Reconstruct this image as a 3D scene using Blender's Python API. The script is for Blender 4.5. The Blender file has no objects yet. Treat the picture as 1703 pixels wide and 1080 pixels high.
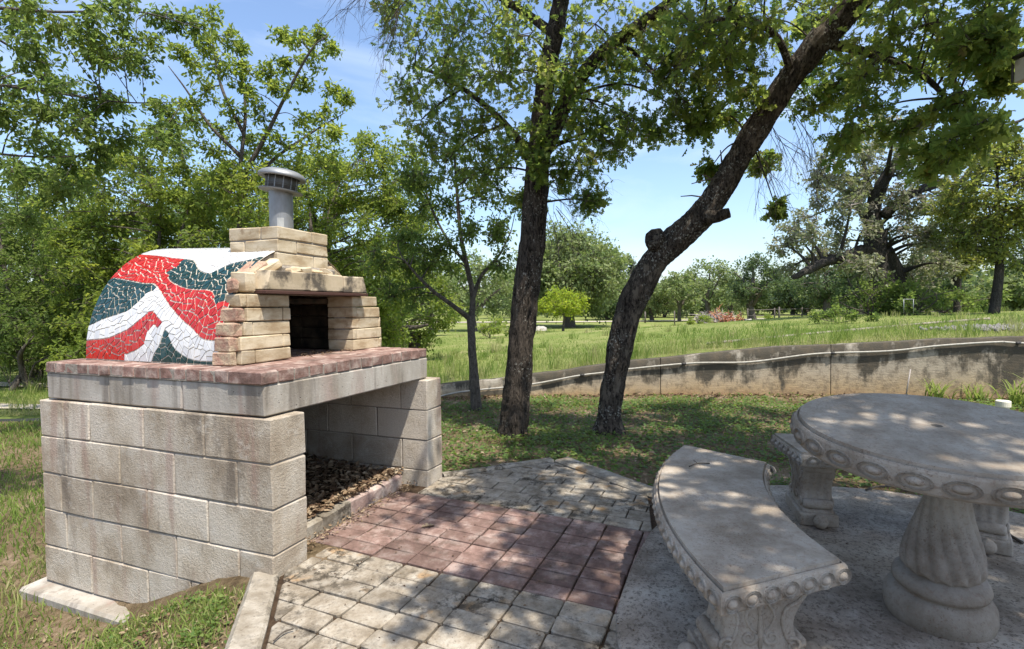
import bpy, bmesh, math, random
import numpy as np
from mathutils import Matrix, Vector, noise as mnoise

SC = bpy.context.scene
COL = SC.collection
R = random.Random(7)
NR = np.random.default_rng(11)

# ------------------------------------------------------------------ camera
F_PX, PITCH, YAW, ROLL = 906.19, -0.03326, 1.19202, -0.00804
CAM = np.array([-1.8090, -1.8612, 1.1886])
_f = np.array([math.sin(YAW) * math.cos(PITCH), math.cos(YAW) * math.cos(PITCH), math.sin(PITCH)])
_r0 = np.array([math.cos(YAW), -math.sin(YAW), 0.0])
_u0 = np.cross(_r0, _f)
_r = _r0 * math.cos(ROLL) + _u0 * math.sin(ROLL)
_u = -_r0 * math.sin(ROLL) + _u0 * math.cos(ROLL)
HF = np.array([math.sin(YAW), math.cos(YAW), 0.0])
HR = np.array([math.cos(YAW), -math.sin(YAW), 0.0])

cam_d = bpy.data.cameras.new('camera')
cam_d.sensor_width = 36.0
cam_d.lens = 36.0 * F_PX / 1703.0
cam_d.clip_start = 0.05
cam_d.clip_end = 2000
cam = bpy.data.objects.new('camera', cam_d)
COL.objects.link(cam)
cam.matrix_world = Matrix(((_r[0], _u[0], -_f[0], CAM[0]), (_r[1], _u[1], -_f[1], CAM[1]),
                           (_r[2], _u[2], -_f[2], CAM[2]), (0, 0, 0, 1)))
SC.camera = cam

# ------------------------------------------------------------------ world + sun
LDIR = np.array([0.23, 0.385, -1.0])           # the way the sunlight travels
to_sun = -LDIR / np.linalg.norm(LDIR)
SUN_EL = math.asin(to_sun[2])
SUN_AZ = math.atan2(to_sun[0], to_sun[1])
SKY_STRENGTH, SUN_STRENGTH, EXPOSURE = 0.13, 3.6, 1.10
W = bpy.data.worlds.new('World')
SC.world = W
W.use_nodes = True
nt = W.node_tree
for n in list(nt.nodes):
    nt.nodes.remove(n)
wo = nt.nodes.new('ShaderNodeOutputWorld')
bg = nt.nodes.new('ShaderNodeBackground')
sky = nt.nodes.new('ShaderNodeTexSky')
sky.sky_type = 'NISHITA'
sky.sun_disc = False
sky.sun_elevation = SUN_EL
sky.sun_rotation = SUN_AZ
sky.air_density = 1.0
sky.dust_density = 1.7
sky.ozone_density = 3.0
bg.inputs['Strength'].default_value = SKY_STRENGTH
tc = nt.nodes.new('ShaderNodeTexCoord')
mp = nt.nodes.new('ShaderNodeMapping')
mp.inputs['Scale'].default_value = (1.0, 1.0, 4.0)
cl = nt.nodes.new('ShaderNodeTexNoise')
cl.inputs['Scale'].default_value = 2.3
cl.inputs['Detail'].default_value = 8
cl.inputs['Roughness'].default_value = 0.55
cl.inputs['Distortion'].default_value = 0.6
cr = nt.nodes.new('ShaderNodeValToRGB')
cr.color_ramp.elements[0].position = 0.44
cr.color_ramp.elements[0].color = (0, 0, 0, 1)
cr.color_ramp.elements[1].position = 0.85
cr.color_ramp.elements[1].color = (0.6, 0.6, 0.6, 1)
mx = nt.nodes.new('ShaderNodeMixRGB')
mx.inputs[2].default_value = (4.0, 4.5, 5.2, 1)
nt.links.new(tc.outputs['Generated'], mp.inputs['Vector'])
nt.links.new(mp.outputs[0], cl.inputs['Vector'])
nt.links.new(cl.outputs[0], cr.inputs[0])
nt.links.new(cr.outputs[0], mx.inputs[0])
nt.links.new(sky.outputs[0], mx.inputs[1])
nt.links.new(mx.outputs[0], bg.inputs['Color'])
nt.links.new(bg.outputs[0], wo.inputs['Surface'])

sun_d = bpy.data.lights.new('sun', 'SUN')
sun_d.energy = SUN_STRENGTH
sun_d.angle = math.radians(0.53)
sun_d.color = (1.0, 0.94, 0.84)
sun = bpy.data.objects.new('sun', sun_d)
COL.objects.link(sun)
sun.rotation_euler = Vector(LDIR).to_track_quat('-Z', 'Y').to_euler()
sun.location = (-3, -5, 14)

vs = SC.view_settings
vs.view_transform = 'Standard'
vs.look = 'None'
vs.exposure = EXPOSURE
vs.gamma = 1.0
vs.use_curve_mapping = False
SC.cycles.max_bounces = 8
SC.cycles.transparent_max_bounces = 8
SC.cycles.diffuse_bounces = 4
SC.cycles.sample_clamp_indirect = 6.0


# ------------------------------------------------------------------ helpers: places
def ray(px, py):
    return _f + _r * (px - 851.5) / F_PX + _u * (540 - py) / F_PX


def at(px, py, d):
    "point of the place at a distance d in front of the viewpoint"
    return CAM + ray(px, py) * d


def gz(px, py, z=0.0):
    v = ray(px, py)
    return CAM + v * (z - CAM[2]) / v[2]


def sd(s, d, z=0.0):
    p = CAM + HR * s + HF * d
    return np.array([p[0], p[1], z])


def to_sd(x, y):
    dx, dy = np.asarray(x) - CAM[0], np.asarray(y) - CAM[1]
    return dx * HR[0] + dy * HR[1], dx * HF[0] + dy * HF[1]


# ------------------------------------------------------------------ helpers: objects
WLOC = {}


def tag(o, label=None, cat=None, group=None, kind=None):
    if label: o['label'] = label
    if cat: o['category'] = cat
    if group: o['group'] = group
    if kind: o['kind'] = kind
    return o


def empty(name, loc, label=None, cat=None, group=None, kind=None):
    o = bpy.data.objects.new(name, None)
    o.empty_display_size = 0.1
    COL.objects.link(o)
    o.location = tuple(float(c) for c in loc)
    WLOC[o] = np.array(loc, float)
    return tag(o, label, cat, group, kind)


def link_mesh(name, me, loc, parent=None):
    o = bpy.data.objects.new(name, me)
    COL.objects.link(o)
    loc = np.array(loc, float)
    WLOC[o] = loc
    if parent is not None:
        o.parent = parent
        loc = loc - WLOC[parent]
    o.location = tuple(float(c) for c in loc)
    return o


def np_mesh(name, V, F, mat, smooth=False, rnd=None, extra=None):
    "mesh from an (n,3) array and one or several (m,k) face arrays"
    V = np.asarray(V, np.float32)
    Fs = F if isinstance(F, (list, tuple)) else [F]
    Fs = [np.asarray(f, np.int32) for f in Fs if len(f)]
    me = bpy.data.meshes.new(name)
    me.vertices.add(len(V))
    me.vertices.foreach_set('co', V.ravel())
    nl = sum(f.size for f in Fs)
    npol = sum(len(f) for f in Fs)
    me.loops.add(nl)
    me.polygons.add(npol)
    me.loops.foreach_set('vertex_index', np.concatenate([f.ravel() for f in Fs]))
    tot = np.concatenate([np.full(len(f), f.shape[1], np.int32) for f in Fs])
    st = np.concatenate([[0], np.cumsum(tot)[:-1]]).astype(np.int32)
    me.polygons.foreach_set('loop_start', st)
    if smooth:
        me.polygons.foreach_set('use_smooth', np.ones(npol, bool))
    if rnd is not None:
        a = me.attributes.new('rnd', 'FLOAT', 'POINT')
        a.data.foreach_set('value', np.asarray(rnd, np.float32))
    for k, v in (extra or {}).items():
        a = me.attributes.new(k, 'FLOAT', 'POINT')
        a.data.foreach_set('value', np.asarray(v, np.float32))
    me.update(calc_edges=True)
    if mat: me.materials.append(mat)
    return me


def big(name, V, F, mat, parent=None, smooth=False, rnd=None, extra=None, centre=None):
    V = np.asarray(V, float)
    c = np.array(centre, float) if centre is not None else (WLOC[parent] if parent is not None else np.zeros(3))
    return link_mesh(name, np_mesh(name, V - c, F, mat, smooth, rnd, extra), c, parent)


def piece(name, V, F, mat, parent=None, smooth=False):
    "a small part: its origin sits in its own middle"
    V = np.asarray(V, float)
    c = (V.min(0) + V.max(0)) / 2
    me = bpy.data.meshes.new(name)
    me.from_pydata((V - c).tolist(), [], [list(f) for f in F])
    me.update()
    if smooth:
        me.polygons.foreach_set('use_smooth', np.ones(len(me.polygons), bool))
    if mat: me.materials.append(mat)
    return link_mesh(name, me, c, parent)


def rbox(x0, x1, y0, y1, z0, z1, b=0.004, j=0.0, rng=R, fn=None):
    "box with bevelled edges and slightly uneven corners; 24 verts"
    V, idx = [], {}
    for ix in (0, 1):
        for iy in (0, 1):
            for iz in (0, 1):
                p = [(x0, x1)[ix] + rng.uniform(-j, j), (y0, y1)[iy] + rng.uniform(-j, j), (z0, z1)[iz] + rng.uniform(-j, j)]
                s = (1 if ix == 0 else -1, 1 if iy == 0 else -1, 1 if iz == 0 else -1)
                bb = b * rng.uniform(0.6, 1.6) if j else b
                for ax in range(3):
                    q = [p[k] + (s[k] * bb if k != ax else 0) for k in range(3)]
                    idx[(ix, iy, iz, ax)] = len(V)
                    V.append(q)
    F = []
    A = lambda ix, iy, iz, ax: idx[(ix, iy, iz, ax)]
    for v in (0, 1):
        f = [A(v, 0, 0, 0), A(v, 0, 1, 0), A(v, 1, 1, 0), A(v, 1, 0, 0)]
        F.append(f if v == 0 else f[::-1])
        f = [A(0, v, 0, 1), A(1, v, 0, 1), A(1, v, 1, 1), A(0, v, 1, 1)]
        F.append(f if v == 0 else f[::-1])
        f = [A(0, 0, v, 2), A(0, 1, v, 2), A(1, 1, v, 2), A(1, 0, v, 2)]
        F.append(f if v == 0 else f[::-1])
    for a in (0, 1):
        for c in (0, 1):
            f = [A(a, c, 0, 0), A(a, c, 0, 1), A(a, c, 1, 1), A(a, c, 1, 0)]
            F.append(f if a == c else f[::-1])
            f = [A(a, 0, c, 2), A(a, 0, c, 0), A(a, 1, c, 0), A(a, 1, c, 2)]
            F.append(f if a == c else f[::-1])
            f = [A(0, a, c, 1), A(0, a, c, 2), A(1, a, c, 2), A(1, a, c, 1)]
            F.append(f if a == c else f[::-1])
            for e in (0, 1):
                f = [A(a, c, e, 0), A(a, c, e, 2), A(a, c, e, 1)]
                F.append(f if (a + c + e) % 2 == 0 else f[::-1])
    V = np.array(V)
    if fn is not None:
        V = np.array([fn(*p) for p in V])
    return V, F


def fbm(p, o=3):
    return mnoise.fractal(Vector(p), 1.0, 2.0, o)


def frame_of(t):
    t = t / (np.linalg.norm(t) + 1e-9)
    a = np.array([0, 0, 1.0]) if abs(t[2]) < 0.9 else np.array([1.0, 0, 0])
    x = np.cross(a, t); x /= np.linalg.norm(x)
    return x, np.cross(t, x)


def spline(pts, n):
    "Catmull-Rom through rows of pts, n samples per span"
    P = np.asarray(pts, float)
    P = np.vstack([2 * P[0] - P[1], P, 2 * P[-1] - P[-2]])
    out = []
    for i in range(1, len(P) - 2):
        for k in range(n):
            t = k / n
            a, b, c, d = P[i - 1], P[i], P[i + 1], P[i + 2]
            out.append(0.5 * ((2 * b) + (c - a) * t + (2 * a - 5 * b + 4 * c - d) * t * t + (3 * b - a - 3 * c + d) * t ** 3))
    out.append(P[-2])
    return np.array(out)


def tube(path, rad, n=8, bump=None, cap=True):
    path = np.asarray(path, float)
    rad = np.broadcast_to(np.asarray(rad, float), (len(path),))
    T = np.gradient(path, axis=0)
    x, y = frame_of(T[0])
    V = []
    for i, p in enumerate(path):
        t = T[i] / (np.linalg.norm(T[i]) + 1e-9)
        x = x - t * (x @ t); x /= np.linalg.norm(x) + 1e-9
        y = np.cross(t, x)
        for k in range(n):
            a = 2 * math.pi * k / n
            d = x * math.cos(a) + y * math.sin(a)
            rr = rad[i]
            if bump: rr = rr + bump(i, a, p, d, rr)
            V.append(p + d * rr)
    F = []
    for i in range(len(path) - 1):
        for k in range(n):
            F.append((i * n + k, i * n + (k + 1) % n, (i + 1) * n + (k + 1) % n, (i + 1) * n + k))
    V = np.array(V); F = np.array(F, int)
    if cap:
        m = len(V)
        V = np.vstack([V, path[0], path[-1]])
        c0 = [(m, (k + 1) % n, k, k) for k in range(n)]
        b = (len(path) - 1) * n
        c1 = [(m + 1, b + k, b + (k + 1) % n, b + (k + 1) % n) for k in range(n)]
        return V, F, np.array([(a, b_, c) for a, b_, c, _ in c0] + [(a, b_, c) for a, b_, c, _ in c1], int)
    return V, F, np.zeros((0, 3), int)


class Geo:
    "collects quads and triangles into one mesh"
    def __init__(self):
        self.V, self.Q, self.T, self.n, self.A = [], [], [], 0, []

    def add(self, V, Q=None, T=None, a=0.5):
        V = np.asarray(V, float)
        if Q is not None and len(Q): self.Q.append(np.asarray(Q, int) + self.n)
        if T is not None and len(T): self.T.append(np.asarray(T, int) + self.n)
        self.V.append(V); self.n += len(V)
        self.A.append(np.broadcast_to(np.asarray(a, float), (len(V),)))

    def tube(self, path, rad, n=6, bump=None, cap=True):
        V, Q, T = tube(path, rad, n, bump, cap)
        self.add(V, Q, T)

    def faces(self, V, F):
        Q = [f for f in F if len(f) == 4]; T = [f for f in F if len(f) == 3]
        self.add(V, Q, T)

    def twigs(self, P0, P1, P2, r0, r1, n=3):
        "many thin three-point twigs at once"
        P0, P1, P2 = (np.asarray(p, float) for p in (P0, P1, P2))
        N = len(P0)
        if N == 0: return
        r0 = np.broadcast_to(np.asarray(r0, float), (N,)); r1 = np.broadcast_to(np.asarray(r1, float), (N,))
        T = P2 - P0
        T /= np.linalg.norm(T, axis=1, keepdims=True) + 1e-9
        up = np.where(np.abs(T[:, 2:3]) < 0.9, np.array([[0, 0, 1.0]]), np.array([[1.0, 0, 0]]))
        X = np.cross(up, T); X /= np.linalg.norm(X, axis=1, keepdims=True) + 1e-9
        Y = np.cross(T, X)
        rings = []
        for P, rr in ((P0, r0), (P1, (r0 + r1) / 2), (P2, r1)):
            for k in range(n):
                a = 2 * math.pi * k / n
                rings.append(P + (X * math.cos(a) + Y * math.sin(a)) * rr[:, None])
        V = np.stack(rings, 1)
        q = [(i * n + k, i * n + (k + 1) % n, (i + 1) * n + (k + 1) % n, (i + 1) * n + k) for i in (0, 1) for k in range(n)]
        Q = (np.arange(N)[:, None, None] * (3 * n) + np.array(q)[None]).reshape(-1, 4)
        self.add(V.reshape(-1, 3), Q)

    def build(self, name, mat, parent=None, smooth=True, rnd=False):
        if not self.V: return None
        V = np.vstack(self.V)
        Fs = []
        if self.Q: Fs.append(np.vstack(self.Q))
        if self.T: Fs.append(np.vstack(self.T))
        return big(name, V, Fs, mat, parent, smooth, np.concatenate(self.A) if rnd else None,
                   centre=None if parent is not None else (V.min(0) + V.max(0)) / 2)


def lathe(prof, n, fn=None, c=(0, 0, 0)):
    V, F = [], []
    for i, (r, z) in enumerate(prof):
        for k in range(n):
            a = 2 * math.pi * k / n
            rr, zz = (r, z) if fn is None else fn(r, z, a)
            V.append((c[0] + rr * math.cos(a), c[1] + rr * math.sin(a), c[2] + zz))
    for i in range(len(prof) - 1):
        for k in range(n):
            F.append((i * n + k, i * n + (k + 1) % n, (i + 1) * n + (k + 1) % n, (i + 1) * n + k))
    return np.array(V), F


# ------------------------------------------------------------------ helpers: materials
def lin(*c):
    return tuple(((v / 255.0) / 12.92 if v / 255.0 <= 0.04045 else (((v / 255.0) + 0.055) / 1.055) ** 2.4) for v in c) + (1.0,)


class NT:
    def __init__(self, name):
        self.m = bpy.data.materials.new(name)
        self.m.use_nodes = True
        self.t = self.m.node_tree
        self.b = self.t.nodes['Principled BSDF']
        self.out = self.t.nodes['Material Output']
        self.pos = self.n('ShaderNodeNewGeometry').outputs['Position']

    def n(self, ty, **kw):
        o = self.t.nodes.new(ty)
        for k, v in kw.items(): setattr(o, k, v)
        return o

    def l(self, a, b): self.t.links.new(a, b)

    def noise(self, scale, detail=6, rough=0.6, vec=None, stretch=None, dist=0.0):
        v = vec or self.pos
        if stretch:
            mpn = self.n('ShaderNodeMapping'); mpn.inputs['Scale'].default_value = stretch
            self.l(v, mpn.inputs[0]); v = mpn.outputs[0]
        o = self.n('ShaderNodeTexNoise')
        o.inputs['Scale'].default_value = scale; o.inputs['Detail'].default_value = detail
        o.inputs['Roughness'].default_value = rough; o.inputs['Distortion'].default_value = dist
        self.l(v, o.inputs['Vector'])
        return o.outputs[0]

    def voro(self, scale, feature='F1', vec=None, stretch=None):
        v = vec or self.pos
        if stretch:
            mpn = self.n('ShaderNodeMapping'); mpn.inputs['Scale'].default_value = stretch
            self.l(v, mpn.inputs[0]); v = mpn.outputs[0]
        o = self.n('ShaderNodeTexVoronoi', feature=feature)
        o.inputs['Scale'].default_value = scale
        self.l(v, o.inputs['Vector'])
        return o.outputs[0]

    def ramp(self, fac, stops):
        o = self.n('ShaderNodeValToRGB')
        e = o.color_ramp.elements
        e[0].position, e[0].color = stops[0]
        e[1].position, e[1].color = stops[-1]
        for p, c in stops[1:-1]:
            k = e.new(p); k.color = c
        self.l(fac, o.inputs[0])
        return o.outputs[0]

    def mask(self, fac, a, b):
        o = self.n('ShaderNodeMapRange'); o.clamp = True
        o.inputs[1].default_value = a; o.inputs[2].default_value = b
        self.l(fac, o.inputs[0])
        return o.outputs[0]

    def math(self, op, a, b):
        o = self.n('ShaderNodeMath', operation=op)
        for i, v in enumerate((a, b)):
            if isinstance(v, (int, float)): o.inputs[i].default_value = v
            else: self.l(v, o.inputs[i])
        return o.outputs[0]

    def mix(self, fac, a, b, mode='MIX'):
        o = self.n('ShaderNodeMixRGB', blend_type=mode)
        for i, v in enumerate((fac, a, b)):
            if isinstance(v, (int, float)): o.inputs[i].default_value = v
            elif isinstance(v, tuple): o.inputs[i].default_value = v
            else: self.l(v, o.inputs[i])
        return o.outputs[0]

    def objrand(self, a, b):
        o = self.n('ShaderNodeObjectInfo')
        r = self.n('ShaderNodeMapRange'); r.inputs[3].default_value = a; r.inputs[4].default_value = b
        self.l(o.outputs['Random'], r.inputs[0])
        return r.outputs[0]

    def attr(self, name):
        o = self.n('ShaderNodeAttribute'); o.attribute_name = name
        return o.outputs['Fac']

    def color(self, c):
        if isinstance(c, tuple): self.b.inputs['Base Color'].default_value = c
        else: self.l(c, self.b.inputs['Base Color'])
        return self

    def bright(self, c, f):
        "scale colour c by factor socket/float f"
        o = self.n('ShaderNodeVectorMath', operation='SCALE')
        self.l(c, o.inputs[0])
        if isinstance(f, (int, float)): o.inputs['Scale'].default_value = f
        else: self.l(f, o.inputs['Scale'])
        return o.outputs[0]

    def bump(self, *hs, dist=0.01):
        prev = None
        for h, s in hs:
            o = self.n('ShaderNodeBump'); o.inputs['Strength'].default_value = s; o.inputs['Distance'].default_value = dist
            self.l(h, o.inputs['Height'])
            if prev: self.l(prev, o.inputs['Normal'])
            prev = o.outputs[0]
        self.l(prev, self.b.inputs['Normal'])
        return self

    def rough(self, r, spec=0.35):
        if isinstance(r, (int, float)): self.b.inputs['Roughness'].default_value = r
        else: self.l(r, self.b.inputs['Roughness'])
        self.b.inputs['Specular IOR Level'].default_value = spec
        return self

    def set(self, **kw):
        for k, v in kw.items(): self.b.inputs[k.replace('_', ' ')].default_value = v
        return self


MAT = {}


def m_block():
    t = NT('concrete_block')
    big_ = t.noise(2.6, 6, 0.62)
    c = t.ramp(big_, [(0.36, (0.275, 0.22, 0.16, 1)), (0.48, (0.405, 0.345, 0.27, 1)), (0.60, (0.51, 0.455, 0.38, 1))])
    c = t.bright(c, t.objrand(0.86, 1.14))
    red = t.mask(t.noise(4.0, 5, 0.6, stretch=(1.4, 1.9, 0.22)), 0.56, 0.66)
    c = t.mix(t.math('MULTIPLY', red, 0.45), c, (0.27, 0.16, 0.13, 1))
    dk = t.mask(t.noise(2.1, 6, 0.68, stretch=(1, 1.6, 0.45)), 0.56, 0.66)
    c = t.mix(t.math('MULTIPLY', dk, 0.6), c, (0.10, 0.08, 0.065, 1))
    gr = t.noise(150, 3, 0.7)
    c = t.mix(t.math('MULTIPLY', t.mask(gr, 0.52, 0.70), .55), c, (0.17, 0.14, 0.11, 1))
    c = t.mix(t.math('MULTIPLY', t.mask(t.noise(9, 6, .7), .54, .66), .55), c, (.50, .46, .40, 1))
    t.color(c).rough(0.95, 0.15).bump((gr, 0.6), (t.noise(60, 4, 0.7), 0.6), (t.noise(9, 4, 0.6), 0.22), dist=0.010)
    return t.m


def m_slab():
    t = NT('cast_slab')
    c = t.ramp(t.noise(3.4, 6, 0.62, stretch=(1.6, 1.6, 0.5)), [(0.36, (0.25, 0.22, 0.18, 1)), (0.5, (0.34, 0.31, 0.268, 1)), (0.62, (0.41, 0.38, 0.335, 1))])
    red = t.mask(t.noise(5, 5, 0.6, stretch=(1, 1.7, 0.25)), 0.54, 0.68)
    c = t.mix(t.math('MULTIPLY', red, 0.35), c, (0.25, 0.135, 0.11, 1))
    dk = t.mask(t.noise(7.0, 4, 0.6, stretch=(1.5, 1.5, 0.12)), 0.55, 0.66)
    c = t.mix(t.math('MULTIPLY', dk, 0.5), c, (0.10, 0.08, 0.065, 1))
    pit = t.mask(t.voro(38), 0.0, 0.16)
    sel = t.mask(t.noise(30, 2, .5), .5, .56)
    pit2 = t.math('MAXIMUM', pit, t.math('SUBTRACT', 1.0, sel))
    c = t.mix(pit2, (0.12, 0.10, 0.085, 1), c)
    t.color(c).rough(0.93, 0.15).bump((pit2, 0.8), (t.noise(90, 4, 0.7), 0.4), (t.noise(14, 4, .6), .3), dist=0.006)
    return t.m


def m_mortar(name='mortar', k=0.8):
    t = NT(name)
    c = t.ramp(t.noise(30, 5, 0.7), [(0.3, (0.24 * k, 0.205 * k, 0.17 * k, 1)), (0.7, (0.40 * k, 0.36 * k, 0.31 * k, 1))])
    t.color(c).rough(0.95, 0.1).bump((t.noise(70, 4, 0.7), 0.7), dist=0.01)
    return t.m


def m_firebrick():
    t = NT('fire_brick')
    c = t.ramp(t.noise(6, 5, 0.6, stretch=(1, 1, 3)), [(0.36, (0.33, 0.245, 0.15, 1)), (0.5, (0.455, 0.37, 0.25, 1)), (0.62, (0.54, 0.46, 0.335, 1))])
    c = t.bright(c, t.objrand(0.86, 1.1))
    st = t.mask(t.noise(10, 5, 0.7), 0.56, 0.70)
    c = t.mix(t.math('MULTIPLY', st, 0.7), c, (0.20, 0.12, 0.06, 1))
    t.color(c).rough(0.9, 0.2).bump((t.noise(120, 4, 0.7), 0.3), (t.noise(25, 4, 0.6), 0.3), dist=0.006)
    return t.m


def m_firebrick_red():
    t = NT('fire_brick_rough_end')
    c = t.ramp(t.noise(14, 5, 0.7), [(0.32, (0.26, 0.13, 0.10, 1)), (0.48, (0.36, 0.235, 0.17, 1)), (0.62, (0.44, 0.35, 0.24, 1))])
    t.color(c).rough(0.9, 0.2).bump((t.noise(40, 5, 0.7), 0.9), dist=0.012)
    return t.m


def m_soot():
    t = NT('sooty_lintel_brick')
    c = t.ramp(t.noise(6, 5, 0.6), [(0.3, (0.36, 0.29, 0.19, 1)), (0.7, (0.52, 0.43, 0.31, 1))])
    so = t.mask(t.noise(6.5, 5, 0.6), 0.46, 0.57)
    c = t.mix(t.math('MULTIPLY', so, 0.85), c, (0.045, 0.04, 0.037, 1))
    t.color(c).rough(0.92, 0.2).bump((t.noise(90, 4, 0.7), 0.4), dist=0.006)
    return t.m


def m_black_brick():
    t = NT('soot_blackened_brick')
    c = t.ramp(t.noise(8, 5, 0.6), [(0.35, (0.012, 0.011, 0.010, 1)), (0.75, (0.10, 0.075, 0.05, 1))])
    t.color(c).rough(0.95, 0.1).bump((t.noise(60, 4, 0.7), 0.4), dist=0.006)
    return t.m


def m_cap():
    t = NT('red_cap_brick')
    c = t.ramp(t.noise(12, 5, 0.65), [(0.34, (0.14, 0.085, 0.068, 1)), (0.48, (0.235, 0.145, 0.12, 1)), (0.64, (0.40, 0.31, 0.265, 1))])
    c = t.bright(c, t.objrand(0.8, 1.15))
    dk = t.mask(t.noise(4, 5, .7), .53, .66)
    c = t.mix(t.math('MULTIPLY', dk, .65), c, (0.08, .062, .052, 1))
    t.color(c).rough(0.93, 0.15).bump((t.noise(110, 4, 0.7), 0.6), (t.noise(30, 4, .6), .4), dist=0.006)
    return t.m


def m_tile(name, a, b, sp=0.5, ro=0.14):
    t = NT(name)
    c = t.mix(t.objrand(0, 1), a, b)
    c = t.mix(t.math('MULTIPLY', t.mask(t.noise(50, 3, .6), .5, .9), .3), c, (0.25, 0.22, .18, 1))
    t.color(c).rough(ro, sp).bump((t.noise(26, 2, 0.5), 0.05), dist=0.01)
    return t.m


def m_metal(name, col, rough=0.45, metal=0.85, stain=0.3):
    t = NT(name)
    n = t.noise(14, 5, 0.7, stretch=(1, 1, .4))
    c = t.mix(t.math('MULTIPLY', t.mask(n, .45, .75), stain), col, (col[0] * .4, col[1] * .37, col[2] * .33, 1))
    t.color(c).rough(t.ramp(n, [(0.3, (rough - .1,) * 3 + (1,)), (.7, (rough + .15,) * 3 + (1,))]), .5).set(Metallic=metal)
    return t.m


def m_paver(name, cols, stain=0.6, lo=.85, hi=1.12, spots=True):
    t = NT(name)
    c = t.ramp(t.noise(9, 7, 0.68), [(0.36, cols[0]), (0.49, cols[1]), (0.62, cols[2])])
    c = t.bright(c, t.objrand(lo, hi))
    if spots:
        rst = t.mask(t.noise(4.3, 3, .6), .60, .68)
        c = t.mix(t.math('MULTIPLY', rst, .65), c, (0.30, 0.165, 0.055, 1))
    dk = t.math('MULTIPLY', t.mask(t.noise(13, 8, .75), .47, .57), t.mask(t.noise(2.3, 5, .65), .44, .58))
    c = t.mix(t.math('MULTIPLY', dk, stain), c, (0.05, 0.041, 0.030, 1))
    sp = t.mask(t.noise(70, 4, .75), .55, .66)
    c = t.mix(t.math('MULTIPLY', sp, .55), c, (0.10, 0.08, 0.06, 1))
    t.color(c).rough(0.9, 0.2).bump((t.noise(160, 3, 0.7), 0.4), (t.noise(35, 4, .65), .6), (t.noise(10, 3, .6), .5), dist=0.008)
    return t.m


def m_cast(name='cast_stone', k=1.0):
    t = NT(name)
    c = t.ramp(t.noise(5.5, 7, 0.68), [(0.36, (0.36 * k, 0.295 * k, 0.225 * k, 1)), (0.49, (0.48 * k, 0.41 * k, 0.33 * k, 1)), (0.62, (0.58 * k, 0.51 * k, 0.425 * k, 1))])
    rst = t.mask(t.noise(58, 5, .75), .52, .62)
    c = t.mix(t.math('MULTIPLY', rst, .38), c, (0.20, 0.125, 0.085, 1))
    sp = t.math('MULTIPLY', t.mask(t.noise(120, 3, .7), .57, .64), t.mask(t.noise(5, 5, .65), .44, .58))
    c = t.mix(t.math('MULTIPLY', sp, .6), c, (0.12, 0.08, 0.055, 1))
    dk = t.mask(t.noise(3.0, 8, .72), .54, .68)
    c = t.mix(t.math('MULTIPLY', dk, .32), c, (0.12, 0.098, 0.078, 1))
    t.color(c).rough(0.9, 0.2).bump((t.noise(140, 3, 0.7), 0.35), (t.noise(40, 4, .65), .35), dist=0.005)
    return t.m


def m_pad():
    t = NT('stained_concrete')
    c = t.ramp(t.noise(3.2, 7, 0.68), [(0.36, (0.24, 0.195, 0.15, 1)), (0.49, (0.34, 0.29, 0.235, 1)), (0.62, (0.45, 0.40, 0.335, 1))])
    sp = t.mask(t.noise(60, 6, .8), .51, .59)
    c = t.mix(t.math('MULTIPLY', sp, .7), c, (0.07, 0.055, 0.042, 1))
    dk = t.mask(t.noise(1.9, 8, .75), .49, .62)
    c = t.mix(t.math('MULTIPLY', dk, .6), c, (0.10, 0.078, 0.06, 1))
    t.color(c).rough(0.93, 0.15).bump((t.noise(120, 4, 0.7), 0.5), (t.noise(25, 4, .65), .4), dist=0.006)
    return t.m


def m_wall():
    t = NT('stained_wall_concrete')
    h = t.attr('rnd')                                    # height on the wall: 0 at the foot, 1 at the top
    nz = t.noise(2.0, 6, .65)
    base = t.ramp(t.math('ADD', t.math('MULTIPLY', h, .8), t.math('MULTIPLY', nz, .4)),
                  [(0.15, (0.34, 0.195, 0.095, 1)), (0.36, (0.40, 0.30, 0.18, 1)), (0.6, (0.40, 0.335, 0.25, 1)), (0.95, (0.33, 0.30, 0.25, 1))])
    mo = t.math('ADD', t.math('MULTIPLY', h, .42), t.math('ADD', t.math('MULTIPLY', t.noise(2.3, 7, .66, stretch=(1, 1, .7)), 1.5), t.math('MULTIPLY', t.noise(7, 5, .6, stretch=(1, 1, .07)), .55)))
    c = t.mix(t.mask(mo, 1.22, 1.36), base, (0.082, 0.073, 0.058, 1))
    c = t.mix(t.math('MULTIPLY', t.mask(t.noise(9, 6, .75), .47, .62), .6), c, (0.13, 0.105, 0.075, 1))
    t.color(c).rough(0.95, 0.1).bump((t.noise(50, 5, 0.7), 0.5), (t.noise(9, 4, .6, stretch=(1, 1, 5)), .4), dist=0.01)
    return t.m


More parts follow.
